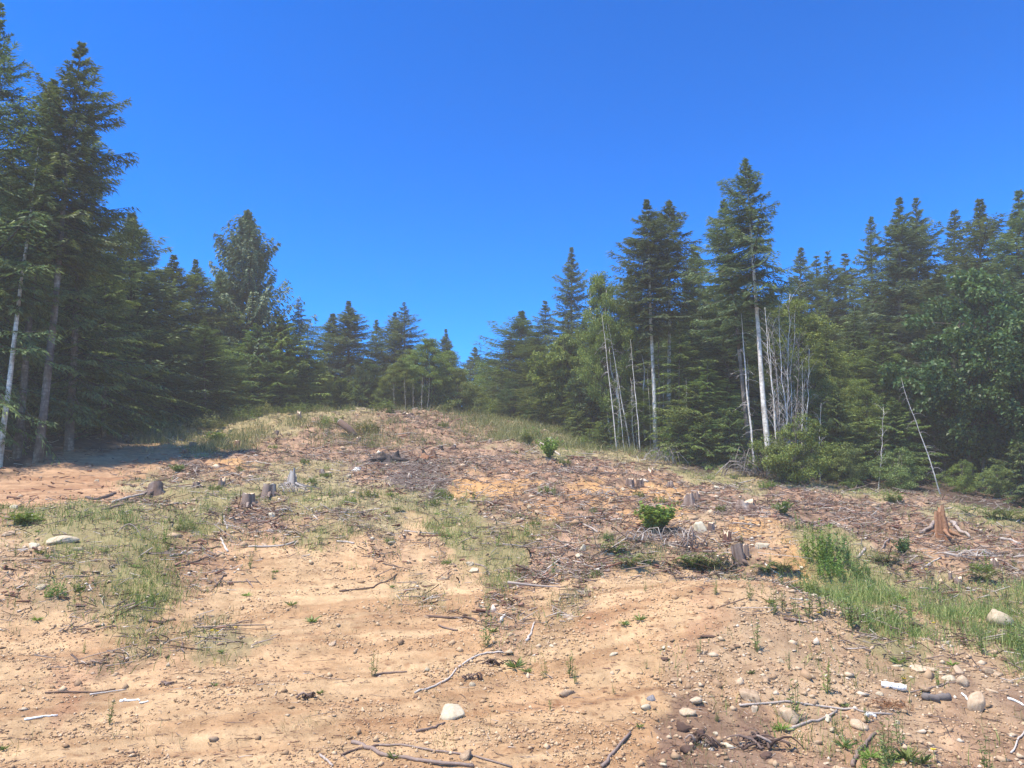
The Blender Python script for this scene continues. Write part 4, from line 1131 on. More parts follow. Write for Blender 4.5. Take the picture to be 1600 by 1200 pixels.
path_stick([(1443, 1092), (1460, 1096), (1482, 1092)], 15, 13, "short mossy green-grey log in the right gravel", m='dead_twig', tone=.25, name='log', cat='log', n=9)
path_stick([(1503, 1085), (1515, 1096), (1525, 1105)], 4, 3, "bright white stick against the smooth boulder", m='white', tone=.9)
path_stick([(1575, 1093), (1588, 1098), (1600, 1104)], 5, 4, "white stick cut by the right edge", m='white', tone=.8)
path_stick([(1580, 1178), (1590, 1160), (1600, 1145)], 3.5, 3, "pale stalk leaning at the bottom right corner", tone=.95)
path_stick([(1225, 968), (1240, 972), (1262, 974)], 6, 4, "dark flat branch on the gravel mound", tone=.35)
path_stick([(1055, 905), (1090, 903), (1130, 900)], 3, 3, "thin root along the lip of the mound", tone=.4)
path_stick([(985, 880), (970, 872), (1010, 866), (1040, 862)], 3, 2, "grey brush stick behind the mound", tone=.6)
path_stick([(1405, 772), (1412, 768), (1420, 764)], 4, 3, "white broken limb at the foot of the crooked snag", tone=.95)
path_stick([(1130, 765), (1155, 756), (1180, 750)], 3, 2, "pale fallen stem at the forest foot", tone=.9)
path_stick([(1280, 905), (1310, 893), (1330, 885)], 3, 2, "thin stick hidden in the tall grass", tone=.7)
path_stick([(840, 690), (865, 705), (875, 712)], 3, 2.5, "pale leaning pole above the round bush", tone=.95)
path_stick([(38, 1126), (50, 1124), (72, 1121), (90, 1119)], 5, 3, "white flat splinter on the road at the far left", m='white', tone=1.0, name='wood_splinter', cat='splinter', lift=.1)
path_stick([(188, 1097), (200, 1096), (218, 1096)], 6, 3, "bright white splinter on the road left", m='white', tone=1.0, name='wood_splinter', cat='splinter', lift=.1)
path_stick([(218, 1100), (232, 1098)], 4, 2, "tiny white splinter right of the bright one", m='white', tone=.9, name='wood_splinter', cat='splinter', lift=.1)

# arched twig standing in the left grass
a, c = spot(178, 838), spot(223, 842); b = Buf(); s = np.linspace(0, 1, 9)
tube(b, np.c_[s * (c[0] - a[0]), s * (c[1] - a[1]), s * (c[2] - a[2]) + .26 * np.sin(np.pi * s)], .007, 4, .85)
o = link("stick", b.mesh("stick"), M['wood']); o.location = tuple(a); tag(o, "thin pale twig arched like a hoop in the left grass", 'stick')

# --- slash: hundreds of bigger sticks one by one, the litter as stuff
def stick_proto(seed, l, r, fork=False):
    rng = np.random.default_rng(seed); b = Buf(); s = np.linspace(-.5, .5, 5)
    P = np.c_[s * l, np.cumsum(rng.normal(0, .03 * l, 5)), np.abs(rng.normal(0, .01, 5))]
    tube(b, P, np.linspace(r, r * .45, 5), 5, rng.uniform(.3, .95), jit=.1, rng=rng)
    if fork:
        q = P[2]; e = q + [l * .28, l * .16 * rng.choice([-1, 1]), .05]; tube(b, [q, (q + e) / 2 + [0, .02, .02], e], [r * .6, r * .45, r * .2], 4, .6)
    return b.mesh("stick")
STICKS = [stick_proto(600 + k, 1.0, random.uniform(.012, .03), k % 3 == 0) for k in range(14)]
x, y, h, z, rng = field(3500, -36, 37, 12, 42, dict(S=.55, B=.22, C=.5, O=.2, D=.2, G=.12, R=.05), 521)
x, y, h = x[:250], y[:250], h[:250]
for k in range(len(x)):
    s = rng.uniform(.3, 1.0) * (1 + max(0, y[k] - 18) * .015)
    o = link("stick", mesh_with(STICKS[k % 14], M['wood'])); o.scale = (s, s, s)
    o.location = (x[k], y[k], h[k] + .03 * s); e = (H(x[k] + .1, y[k])[0] - h[k]) / .1
    ang = rng.uniform(-.6, .6) if rng.uniform() < .55 else rng.uniform(0, 3.14)
    o.rotation_euler = (0, rng.normal(0, .12), ang)
    lab = ("dead stick in the slash on the right slope", "dead sticks on the right slope") if x[k] > 5 else \
          ("dead stick in the slash on the middle of the hill", "dead sticks on the middle of the hill") if x[k] > -6 else \
          ("dead stick in the slash on the left slope", "dead sticks on the left slope")
    tag(o, lab[0], 'stick', lab[1])

def litter(n, tmin, tmax, rmin, rmax, w, seed, L, R, name, m, label, tone=(.5, .25), tilt=.25, lift=.02, base=0.):
    x, y, h, z, rng = field(n, tmin, tmax, rmin, rmax, w, seed, base)
    N = len(x); a = rng.uniform(0, 6.28, N); t = rng.normal(0, tilt, N)
    D = np.c_[np.cos(a) * np.cos(t), np.sin(a) * np.cos(t), np.sin(t)]
    l = np.exp(rng.normal(math.log(L), .5, N)) * (.8 + .012 * y); r = R * np.exp(rng.normal(0, .35, N)) * (.7 + .022 * y)
    C = np.c_[x, y, h + lift + np.abs(np.sin(t)) * l * .35]
    S = np.cross(D, [0, 0, 1.0]); S /= np.linalg.norm(S, axis=1)[:, None]; U = np.cross(S, D)
    B = C + S * (rng.normal(0, .10, N) * l)[:, None]
    rings = []
    for P, rr in ((C - D * (l / 2)[:, None], r), (B, r * .9), (C + D * (l / 2)[:, None], r * .4)):
        for k in range(3):
            q = k * 2.094
            rings.append(P + S * (math.cos(q) * rr)[:, None] + U * (math.sin(q) * rr)[:, None])
    V = np.stack(rings, 1).reshape(-1, 3); f = []
    for g in (0, 3):
        for k in range(3):
            k2 = (k + 1) % 3; f += [(g + k, g + k2, g + 3 + k2), (g + k, g + 3 + k2, g + 3 + k)]
    F = (np.array(f)[None] + (np.arange(N) * 9)[:, None, None]).reshape(-1, 3)
    o = link(name, mesh_np(name, V, F, np.repeat(np.clip(rng.normal(*tone, N), 0, 1), 9)), M[m]); tag(o, label, kind="stuff")
    return N
litter(82000, -38, 39, 11, 46, dict(S=1.0, C=.9, B=.35, D=.3, O=.35, G=.2, K=.1, R=.06, F=.25), 531, .21, .0068, "woody_debris", 'wood', "tangled dead twigs and slash covering the hill", (.5, .28))
litter(5000, -38, 38, 6.3, 13, dict(T=.35, R=.4, B=1, H=1, K=.7, G=.8), 541, .12, .003, "fine_twigs", 'wood', "scattered small twigs and bark on the near ground", (.4, .25), .1, .006)
litter(26000, -38, 38, 6.3, 22, dict(T=.55, R=.8, B=.7, H=1, K=.8, G=.4, O=.5), 545, .045, .0026, "soil_litter", 'barkchips', "fine brown bark and needle litter on the bare soil", (.45, .3), .1, .006)
litter(16000, -38, 38, 12, 46, dict(S=1.0, C=.7, B=.3, R=.2, D=.2, F=.4), 551, .16, .015, "bark_litter", 'barkchips', "reddish bark litter among the slash", (.5, .25), .15)

x, y, h, z, rng = field(16000, -38, 38, 12, 46, dict(S=1.0, C=.6, B=.4, O=.3, D=.25, K=.2), 561)
chips(x, y, h, np.exp(rng.normal(math.log(.035), .5, len(x))) * (.6 + .02 * y), np.clip(rng.normal(.45, .3, len(x)), 0, 1), rng, "wood_chips", 'cut', "broken wood chips strewn through the slash", (.15, .5))

# ------------------------------------------------------------------ stumps
def stump_meshes(seed, r, h, jag=.1, flare=.5, slant=0.0, roots=5, rootl=1.0, hollow=False):
    rng = np.random.default_rng(seed); n = 22; m = 8
    a = np.arange(n) * 2 * np.pi / n
    lob = 1 + .12 * np.sin(a * 3 + seed) + .07 * np.sin(a * 5 + 2 * seed) + .04 * rng.normal(size=n)
    top = h * (1 + (jag if jag > .3 else jag * .4) * (.55 * np.sin(a * 2 + seed) + .35 * np.sin(a * 5 + 3 * seed) + .35 * rng.uniform(-1, .6, n))) + slant * r * np.cos(a + 1)
    V = []
    for i in range(m):
        t = i / (m - 1)
        rr = r * lob * (1.1 - .26 * t) * (1 + flare * (1 - t) ** 2.6 * (1 + .3 * np.sin(a * roots + seed))) * (1 + .03 * rng.normal(size=n))
        V.append(np.c_[np.cos(a) * rr, np.sin(a) * rr, -.15 + (top + .15) * t])
    V = np.concatenate(V); F = []
    for i in range(m - 1):
        for j in range(n):
            k = (j + 1) % n; F += [(i * n + j, i * n + k, (i + 1) * n + k), (i * n + j, (i + 1) * n + k, (i + 1) * n + j)]
    body = Buf(); body.add(V, F, np.repeat(np.linspace(.35, .6, m), n) + np.tile(rng.normal(0, .12, n), m))
    cap = Buf(); R1 = V[-n:]; c = R1.mean(0)
    inner = c + (R1 - c) * .55; inner[:, 2] += rng.normal(0, .012 + jag * h * .12, n)
    if hollow: inner[:, 2] -= h * .25; c = c - [0, 0, h * .35]
    Vc = np.r_[R1 * [.985, .985, 1] + [0, 0, .002], inner, [c]]; Fc = []
    for j in range(n):
        k = (j + 1) % n; Fc += [(j, k, n + k), (j, n + k, n + j), (n + j, n + k, 2 * n)]
    cap.add(Vc, Fc, np.clip(.6 + .2 * rng.normal(size=2 * n + 1), 0, 1))
    rt = []
    for k in range(roots):
        b = Buf(); an = k * 2 * np.pi / roots + rng.normal(0, .3); l = r * (1.2 + rng.uniform(.2, 1.2)) * rootl; s = np.linspace(0, 1, 6)
        P = np.c_[np.cos(an) * (r * .8 + l * s), np.sin(an) * (r * .8 + l * s) + rng.normal(0, .03, 6), h * .28 * (1 - s) ** 1.6 - .03 * s]
        tube(b, P, r * np.array([.34, .26, .2, .14, .09, .04]), 6, rng.uniform(.3, .7), jit=.15, rng=rng); rt.append(b.mesh("root", True))
    return body.mesh("stump_body"), cap.mesh("cut_face"), rt

def stump(px, py, w, h, label, body='wood', cap='cut', seed=0, rot=0.0, tiltx=0.0, tilty=0.0, **kw):
    p = spot(px, py); d = p[1]; r = w / FPX * d / 2 * .92; hh = h / FPX * d * (.86 if h > 30 else .72)
    mb, mc, rt = stump_meshes(700 + seed, r, hh, **kw)
    o = empty("tree_stump", label, 'stump', None, (p[0], p[1] + r * .5, p[2] - .02))
    o.rotation_euler = (tiltx, tilty, rot)
    link("bark", mb, M[body], o); link("cut_face", mc, M[cap], o)
    for q in rt: link("root", q, M[body], o)
    return o

stump(240, 772, 27, 24, "broad low stump with pale slanted top above the left bank", seed=1, slant=.35, flare=.6, jag=.12)
stump(306, 762, 12, 13, "small pale-topped stump in the left slope grass", seed=2)
stump(345, 762, 11, 18, "thin broken stump with a splinter, left slope", seed=3, jag=.4)
stump(385, 790, 22, 29, "dark jagged stump, left of the middle pair on the slope", seed=4, jag=.18, flare=.25)
stump(418, 776, 23, 28, "grey stump with bright white cut, right of the middle pair", cap='white', seed=5, flare=.25)
stump(369, 702, 10, 20, "narrow dark stump with orange hollow side and round cut top", body='rotten', seed=6, jag=.1, flare=.3)
stump(300, 698, 13, 11, "low grey stump near the shaded track end", seed=7)
stump(289, 707, 12, 8, "low reddish stump below the grey one by the track end", body='barkchips', seed=8)
stump(375, 650, 12, 16, "dark brushy stump with white cut in the crest grass", cap='white', seed=9, jag=.25)
stump(431, 678, 9, 9, "small flat-cut stump on the upper left slope", cap='cut', seed=10)
stump(466, 656, 8, 17, "thin upright broken stump on the crest", seed=11, jag=.35)
stump(490, 682, 10, 8, "little pale-cut stump centre of the upper slope", seed=12)
stump(510, 675, 9, 6, "little pale-cut stump with splinters upper slope", seed=13)
stump(455, 760, 17, 30, "bleached splintered stump with white spikes and tangled roots", body='dead_twig', cap='dead_twig', seed=14, jag=.55, rootl=2.4, roots=7, flare=.8)
stump(505, 742, 10, 14, "leaning bleached stub left of the charcoal patch", body='wood', cap='white', seed=15, tilty=-.4)
stump(558, 735, 13, 8, "low bright white-cut stump beside the charcoal patch", cap='white', seed=16, body='white')
stump(607, 720, 32, 16, "charred upturned root mass like a dark saddle", body='char', cap='char', seed=17, jag=.7, hollow=True, roots=7, rootl=1.4, flare=.7)
stump(668, 718, 26, 17, "reddish root mass right of the charred one", body='rotten', cap='char', seed=18, jag=.6, hollow=True, roots=6)
stump(639, 652, 15, 9, "grey weathered stump on the skyline of the crest", body='wood', seed=19, jag=.35)
stump(689, 703, 8, 9, "small dark stump upper centre", body='char', seed=20)
stump(709, 701, 8, 8, "small stump with white splinter upper centre", seed=21, cap='white')
stump(765, 692, 8, 8, "tiny stump in the brown brush upper right centre", seed=22)
stump(985, 762, 14, 20, "grey split stump at the right shoulder, left half", seed=23, jag=.3)
stump(1000, 762, 13, 19, "grey split stump at the right shoulder, right half", seed=24, jag=.2)
stump(1017, 742, 9, 13, "orange-white pointed stump at the forest foot", body='rotten', cap='cut', seed=25, jag=.6)
stump(1048, 762, 12, 14, "brown stump half hidden behind the green bush", seed=26)
stump(1078, 790, 20, 24, "grey stump with a white lichen spot above the yellow boulder", body='wood', seed=27, jag=.35)
stump(1090, 782, 12, 17, "second grey stump just behind the spotted one", seed=28, jag=.4)
stump(1165, 796, 38, 18, "broad decayed stump mound on the right slope", body='wood', seed=29, jag=.5, flare=.7)
stump(1112, 832, 11, 22, "thin grey stump touching the yellow boulder", seed=30, jag=.3)
stump(1137, 848, 13, 24, "brown shattered stump left of the tall cut stump", seed=31, jag=.4, body='barkchips')
stump(1157, 884, 21, 38, "tall slanted stump with a clean cut top behind the mound", seed=32, jag=.04, slant=.3, flare=.15, tilty=-.12)
stump(1167, 872, 10, 30, "narrow stub right behind the tall slanted stump", seed=33, jag=.2)
stump(1476, 838, 23, 42, "tall rotten orange stump with grey spreading roots", body='rotten', cap='rotten', seed=34, jag=.5, flare=.5, roots=6, rootl=1.5)
stump(1556, 885, 14, 16, "low dark stump near the right edge slope", seed=35, jag=.4)
stump(1500, 912, 12, 14, "grey stub in the right grass", seed=36, jag=.4)
stump(1486, 905, 6, 16, "thin post-like stub rising from the right grass", seed=37, jag=.2)
stump(640, 747, 9, 8, "little grey stump in the charcoal patch", seed=38)
stump(860, 690, 8, 10, "pale stub left of the round bush", seed=39, cap='white', body='white')
stump(560, 690, 9, 9, "pale stub on the upper hill centre", seed=40, cap='cut')
stump(597, 668, 9, 7, "small cut stump below the skyline", seed=41, cap='white')
stump(930, 735, 10, 9, "low brown stump on the right shoulder", seed=42)
# the grey side roots of the orange stump are things to see: two bleached buttresses
for (aa, bb, lab) in (((1463, 820), (1437, 836), "bleached buttress root on the left of the orange stump"), ((1487, 820), (1516, 842), "bleached buttress root on the right of the orange stump")):
    path_stick([aa, ((aa[0] + bb[0]) / 2, (aa[1] + bb[1]) / 2 + 2), bb], 8, 5, lab, tone=.75, name='root', cat='root', lift=1.2)
# leaning cut log on the upper slope
p = spot(558, 682); b = Buf(); q = spot(548, 682)
dd = np.array([q[0] - p[0] - .35, 0, .55]); tube(b, [[0, 0, -.15], dd * .5, dd * 1.3], [.17, .16, .15], 9, .35)
o = empty("log", "leaning dark log with a bright round cut end on the upper slope", 'log', None, tuple(p)); link("bark", b.mesh("bark", True), M['wood'], o)
b = Buf(); tube(b, [dd * 1.295, dd * 1.315], [.145, .145], 9, .9); link("cut_face", b.mesh("cut_face"), M['white'], o)

# dark root tangle, bark piles and clods in the foreground
def tangle(px, py, wpx, n, label, m='wood', tone=.25, hgt=.12, name='root_tangle', cat='roots'):
    p = spot(px, py); w = wpx / FPX * p[1] / 2; rng = np.random.default_rng(int(px)); b = Buf()
    for k in range(n):
        s = np.linspace(0, 1, 6); a = rng.uniform(0, 6.28); l = w * rng.uniform(.5, 1.3)
        o0 = rng.normal(0, w * .35, 2)
        P = np.c_[o0[0] + np.cos(a) * l * (s - .5) + rng.normal(0, .015, 6), (o0[1] + np.sin(a) * l * (s - .5)) * .6 + rng.normal(0, .015, 6), rng.uniform(0, hgt) * np.sin(np.pi * s) + .01]
        tube(b, P, np.linspace(rng.uniform(.006, .018), .003, 6), 5, np.clip(tone + rng.normal(0, .2), 0, 1), jit=.2, rng=rng)
    o = link(name, b.mesh(name), M[m]); o.location = tuple(p); return tag(o, label, cat)
tangle(770, 1040, 80, 12, "tangle of dark roots on the dirt beside the curved white stick", tone=.3, hgt=.10)
tangle(735, 1062, 36, 8, "smaller dark root knot below the root tangle", tone=.25, hgt=.08)
tangle(475, 1090, 36, 10, "small tuft of dark roots alone on the bare dirt", tone=.3, hgt=.07)
tangle(262, 1070, 60, 9, "flat dark twig scatter on the left road", tone=.35, hgt=.02)
tangle(1180, 1165, 110, 26, "pile of dark bark and roots at the bottom right of centre", tone=.3, hgt=.10)
tangle(1105, 1165, 60, 14, "bark and twig heap below the black clod", tone=.25, hgt=.10)
tangle(455, 770, 60, 18, "grey brush pile around the bleached stump", tone=.8, hgt=.30, name='brush_pile', cat='brush')
tangle(445, 800, 50, 14, "grey brush right of the paired stumps", tone=.75, hgt=.18, name='brush_pile', cat='brush')
tangle(930, 775, 70, 20, "bleached brush pile on the brown slope", tone=.85, hgt=.22, name='brush_pile', cat='brush')
tangle(640, 768, 60, 18, "greyish stick pile under the charcoal patch", tone=.65, hgt=.15, name='brush_pile', cat='brush')
tangle(1080, 855, 90, 34, "thick grey brush below the green bush", tone=.6, hgt=.45, name='brush_pile', cat='brush')
tangle(1000, 845, 60, 20, "pale brush pile left of the green bush's foot", tone=.75, hgt=.3, name='brush_pile', cat='brush')
tangle(1135, 885, 60, 18, "brush at the foot of the tall slanted stump", tone=.6, hgt=.3, name='brush_pile', cat='brush')
tangle(1510, 870, 110, 26, "white stick heap in front of the orange stump", tone=.8, hgt=.15, name='brush_pile', cat='brush')
tangle(300, 730, 50, 18, "brush pile right of the track end", tone=.55, hgt=.25, name='brush_pile', cat='brush')
tangle(1290, 790, 80, 18, "low brush on the upper right slope", tone=.7, hgt=.2, name='brush_pile', cat='brush')
tangle(540, 695, 90, 24, "pale brush across the upper hill", tone=.75, hgt=.22, name='brush_pile', cat='brush')
tangle(880, 740, 90, 22, "brown brush above the bleached pile", tone=.5, hgt=.22, name='brush_pile', cat='brush')
tangle(1160, 745, 110, 50, "brown dead twigs heaped at the feet of the edge trees", m='dead_twig', tone=.25, hgt=1.2, name='brush_pile', cat='brush')
tangle(1250, 755, 70, 30, "grey dead twigs heaped right of the white trunk", m='dead_twig', tone=.4, hgt=1.0, name='brush_pile', cat='brush')
tangle(1030, 725, 80, 30, "grey twigs at the feet of the tall pair", m='dead_twig', tone=.5, hgt=.9, name='brush_pile', cat='brush')

M['clod'] = tone_mat("dark_humus", [(0, (.05, .028, .020)), (.6, (.15, .09, .062)), (1, (.26, .17, .12))], 30, .7, .95, .02)
for (px, py, w, h, lab) in [(1070, 1143, 32, 24, "dark brown round clod of humus at the bottom right of centre"), (1096, 1150, 26, 18, "second dark clod right of the round one"),
                            (1078, 1176, 30, 22, "greyish bark lump below the dark clods"), (1040, 1032, 22, 8, "flat dark clod in the dirt right of centre"), (1200, 1185, 40, 18, "dark humus lump at the bottom edge")]:
    rock(px, py, w * .9, h * .7, lab, 'clod', CLODM, var=int(px) % 3, name='soil_clod')["category"] = 'clod'

# animal-dug hole: its dark inside painted as a flat lump on the mound
p = spot(1108, 995)
o = link("soil_clod", mesh_with(LITTLE[2], M['clod'])); o.scale = (.17, .10, .02); o.location = (p[0], p[1], p[2] + .002); tag(o, "dug hollow on the gravel mound, its dark inside painted as a flat patch", 'clod')

# dead needle bough
p = spot(1385, 1105); rng = np.random.default_rng(77); N = 420; f = Buf()
q = rng.normal(0, 1, (N, 3)) * [.13, .10, .03]; q[:, 2] = np.abs(q[:, 2]) + .01
D = rng.normal(size=(N, 3)) * [1, 1, .4]; D /= np.linalg.norm(D, axis=1)[:, None]
f.add(*slivers(q, D, np.full(N, .008), np.full(N, .055), np.clip(rng.normal(.5, .25, N), 0, 1)))
o = link("dead_bough", f.mesh("dead_bough"), M['rust']); o.location = tuple(p); tag(o, "rusty orange dead conifer bough in the right gravel", 'bough')

# litter: crushed white can and a pale scrap
m, n, out = mat("white_can_paint")
tc = n.nodes.new("ShaderNodeTexCoord"); w = noise(n, 26, 2, .5); n.links.new(principled(n, ramp(n, w, [(.36, (.08, .08, .09)), (.42, (.78, .76, .70)), (1, (.84, .82, .76))]), .35), out.inputs[0]); M['can'] = m
p = spot(1397, 1077)
o = empty("drink_can", "crushed white can with dark marks beside a yellow flower", 'can', None, (p[0], p[1], p[2] + .035)); o.rotation_euler = (0, math.radians(96), math.radians(-22))
b = Buf(); zz = np.linspace(-.12, .12, 9); tube(b, np.c_[np.zeros(9), np.zeros(9), zz], [.030, .037, .038, .033, .037, .036, .038, .037, .030], 14, .5, jit=.06); link("can_body", b.mesh("can_body", True), M['can'], o)
b = Buf(); tube(b, [[0, 0, .120], [0, 0, .124]], [.031, .029], 14, .9); link("rim", b.mesh("rim"), M['white'], o)
b = Buf(); tube(b, [[0, 0, -.124], [0, 0, -.120]], [.029, .031], 14, .9); link("rim", b.mesh("rim"), M['white'], o)
path_stick([(1352, 1119), (1360, 1118), (1369, 1121)], 7, 6, "small black and white scrap by the rusty bough", m='can', name='litter_scrap', cat='scrap', lift=.2)

# ------------------------------------------------------------------ shrubs, ferns, weeds, flowers
BUSH = [plant_mesh(800 + k, 46, .8, .75, .10, .16) for k in range(2)]
FERN = [fern_mesh(820 + k) for k in range(3)]
CLUMP = [weed_clump(850 + k) for k in range(3)]
ROS = [rosette_mesh(840 + k) for k in range(3)]
TALL = [tall_weed_mesh(860 + k, .5, 4) for k in range(4)]
def plant(me, px, py, hpx, label, m, name, cat, h0, group=None, wide=1.0, rz=None):
    p = spot(px, py); s = hpx / FPX * p[1] / h0
    o = empty(name, label, cat, group, tuple(p)); o.scale = (s * wide, s * wide, s); o.rotation_euler = (0, 0, random.uniform(0, 6.28) if rz is None else rz)
    link("foliage", mesh_with(me, M[m]), None, o); return o
plant(BUSH[0], 1018, 830, 41, "bright lime green bush on the brown slope", 'shrub', 'bush', 'bush', .8, wide=.95)
plant(BUSH[1], 1034, 826, 34, "lower bright green bush joined to the lime green one", 'shrub', 'bush', 'bush', .8)
plant(BUSH[1], 858, 716, 30, "small round green bush high on the right shoulder", 'shrub', 'bush', 'bush', .8, wide=.8)
plant(BUSH[0], 826, 695, 18, "little green bush left of the small round one", 'weed', 'bush', 'bush', .8)
plant(CLUMP[0], 1282, 880, 70, "dense dark green weeds left of the tall grass", 'shrub', 'bush', 'bush', .8, wide=.7)
plant(CLUMP[1], 1306, 885, 78, "tallest dense green weeds at the left of the right grass", 'weed', 'bush', 'bush', .8, wide=.6)
plant(CLUMP[1], 1300, 905, 50, "leafy weed clump in front of the tallest weeds", 'shrub', 'bush', 'bush', .8, wide=.8)
plant(CLUMP[0], 1342, 905, 42, "bluish leafy weeds inside the right grass", 'weed', 'bush', 'bush', .8, wide=.9)
plant(BUSH[0], 1225, 803, 20, "small dark green bush right of the decayed stump", 'weed', 'bush', 'bush', .8, wide=1.0)
plant(BUSH[1], 1411, 868, 24, "small dark bluish seedling left of the orange stump", 'maple', 'seedling', 'seedling', .8, wide=.7)
plant(BUSH[1], 277, 738, 12, "little olive bush beside the track end brush", 'weed', 'bush', 'bush', .8, wide=1.3)
plant(CLUMP[0], 470, 640, 22, "green broom bush on the skyline left of centre", 'weed', 'bush', 'bush', .8, wide=1.2)
plant(CLUMP[1], 495, 640, 18, "green broom bush on the skyline right of the first", 'weed', 'bush', 'bush', .8, wide=1.4)
plant(CLUMP[1], 545, 642, 12, "low green bush on the skyline centre", 'weed', 'bush', 'bush', .8, wide=1.8)
plant(BUSH[0], 340, 690, 14, "yellow-green bush in the crest grass left", 'alder', 'bush', 'bush', .8, wide=1.8)
plant(CLUMP[0], 85, 935, 34, "leafy green weed clump on the left bank", 'shrub', 'bush', 'bush', .8, wide=.8)
plant(CLUMP[1], 122, 925, 20, "small leafy weed right of the bank clump", 'shrub', 'bush', 'bush', .8, wide=.9)
plant(BUSH[1], 35, 820, 18, "dark green low weeds at the left edge", 'shrub', 'bush', 'bush', .8, wide=1.8)
for k, (px, py, hp, lab) in enumerate([(985, 885, 28, "sword fern left end of the brush hollow"), (1010, 880, 20, "small sword fern in the brush hollow"), (1085, 890, 34, "sword fern below the thick grey brush"),
        (1110, 892, 40, "largest sword fern left of the tall slanted stump"), (1195, 895, 22, "sword fern right of the tall slanted stump"), (1225, 895, 28, "dark fern below the eroded cut"),
        (960, 865, 26, "fern right of the two pale stones"), (1540, 908, 30, "sword fern in the grass near the right edge"), (1575, 812, 24, "sword fern at the forest foot far right"),
        (1550, 810, 26, "second fern at the forest foot far right"), (1510, 803, 20, "yellow fern under the maple"), (1330, 765, 22, "bright fern at the foot of the thin snag"),
        (1400, 785, 20, "fern below the crooked snag"), (1600, 815, 24, "fern cut by the right edge"), (620, 800, 12, "little dark fern above the dirt ridge"), (1380, 880, 26, "fern beside the right grass")]):
    plant(FERN[k % 3], px, py, hp, lab, 'weed' if k % 2 else 'grass', 'fern', 'fern', .46, wide=1.05)
for k, (px, py, hp, lab) in enumerate([(805, 1045, 34, "dark spiky weed right of the root tangle"), (822, 1052, 20, "light leafy weed right of the dark spiky one"), (850, 1060, 28, "tuft of pale grass-like weed in the dirt"),
        (890, 1060, 40, "tall pale weed above the dark clod line"), (898, 1068, 26, "dark weed at the foot of the tall pale weed"), (860, 1110, 16, "tiny weed right of the large cream rock"), (1000, 970, 22, "spiky thistle rosette on the mound"),
        (975, 978, 20, "broad-leaved weed with raised leaf on the mound"), (1092, 1022, 24, "small leafy weed beside the flat dark clod"), (1010, 1045, 14, "low weed in the dirt right of centre"), (1120, 1128, 20, "small green seedling right of the dark clods"),
        (1355, 1130, 26, "leafy weed below the black and white scrap"), (1320, 1170, 36, "grey-green thistle at the bottom right"), (1420, 1190, 44, "bushy grey-green weed at the bottom right"), (1440, 1195, 34, "second bushy weed at the bottom right"),
        (500, 1085, 14, "green sprig beside the small root tuft"), (335, 1072, 12, "low green sprig on the left road"), (5, 1172, 16, "green leaf tuft cut by the left edge"), (1210, 960, 40, "tall thin weed on the mound, left one"),
        (1222, 955, 34, "tall thin weed on the mound, right one"), (1262, 965, 50, "dense tall weed at the mound edge"), (1285, 962, 60, "tallest dark weed stalks at the mound edge"), (1245, 965, 36, "thin weed before the dense one"),
        (1330, 985, 60, "weed stalk at the right end of the mound"), (960, 1085, 16, "small weed in the dirt below the mound"), (1000, 1138, 14, "tiny sprig near the straight grey stick"), (1172, 938, 30, "thin grey weed on the lip of the mound"),
        (1120, 930, 26, "grey weed left on the lip of the mound"), (1600, 1030, 60, "weed stalks cut by the right edge")]):
    if 'rosette' in lab or 'spiky' in lab or 'broad' in lab or 'thistle' in lab or 'sprig' in lab or 'tuft cut' in lab or 'bushy' in lab:
        plant(ROS[k % 3], px, py, hp * .75, lab, 'weed', 'weed', 'weed', .15, wide=.8)
    else:
        plant(TALL[k % 4], px, py, hp, lab, 'weed', 'weed', 'weed', .5, wide=1.2)
x, y, h, z, rng = field(1800, -37, 37, 6.8, 24, dict(G=.5, K=.16, T=.05, B=.25, D=.3, S=.08), 571)
for k in range(min(150, len(x))):
    s = rng.uniform(.4, 1.1); typ = rng.uniform() < .6
    o = link("weed", mesh_with((TALL if typ else ROS)[k % 3], M['weed' if k % 3 else 'shrub'])); s *= (.8 if typ else .9)
    o.scale = (s, s, s); o.location = (x[k], y[k], h[k]); o.rotation_euler = (0, 0, rng.uniform(0, 6.28))
    if x[k] > 3: tag(o, "small green weed among grass and gravel on the right", 'weed', "small weeds on the right")
    elif x[k] < -3: tag(o, "small green weed on the left bank and slope", 'weed', "small weeds on the left")
    else: tag(o, "small green weed in the middle of the clearing", 'weed', "small weeds in the middle")

x, y, h, z, rng = field(900, -33, 36, 13, 44, dict(S=.5, D=.6, B=.4, G=.5, C=.2, O=.2), 581)
for k in range(min(60, len(x))):
    s = rng.uniform(.18, .5) * (1 + max(0, y[k] - 20) * .02)
    o = link("weed", mesh_with(CLUMP[k % 3], M[('weed', 'alder', 'grass')[k % 3]])); o.scale = (s * 1.2, s * 1.2, s * .8)
    o.location = (x[k], y[k], h[k]); o.rotation_euler = (0, 0, rng.uniform(0, 6.28))
    if y[k] > 33: tag(o, "leafy regrowth plant among the brush of the crest", 'weed', "regrowth along the crest")
    elif x[k] > 4: tag(o, "leafy regrowth plant in the slash of the right slope", 'weed', "regrowth on the right slope")
    elif x[k] < -4: tag(o, "leafy regrowth plant in the slash of the left slope", 'weed', "regrowth on the left slope")
    else: tag(o, "leafy regrowth plant in the slash in mid slope", 'weed', "regrowth in mid slope")
for k, px in enumerate([232, 262, 300, 328, 352, 388, 410, 448, 520, 575, 600, 830, 868, 905, 935]):
    p = at_depth(px, 660, random.uniform(37, 44)); p[2] = H(p[0], p[1])[0]; s = random.uniform(.8, 1.3)
    o = link("bush", mesh_with(CLUMP[k % 3], M[('drygrass', 'weed', 'grass')[k % 3]])); o.scale = (s * 1.5, s * 1.5, s * .9); o.location = tuple(p)
    tag(o, "olive bushy growth standing on the grassy crest", 'bush', "olive bushes along the grassy crest")

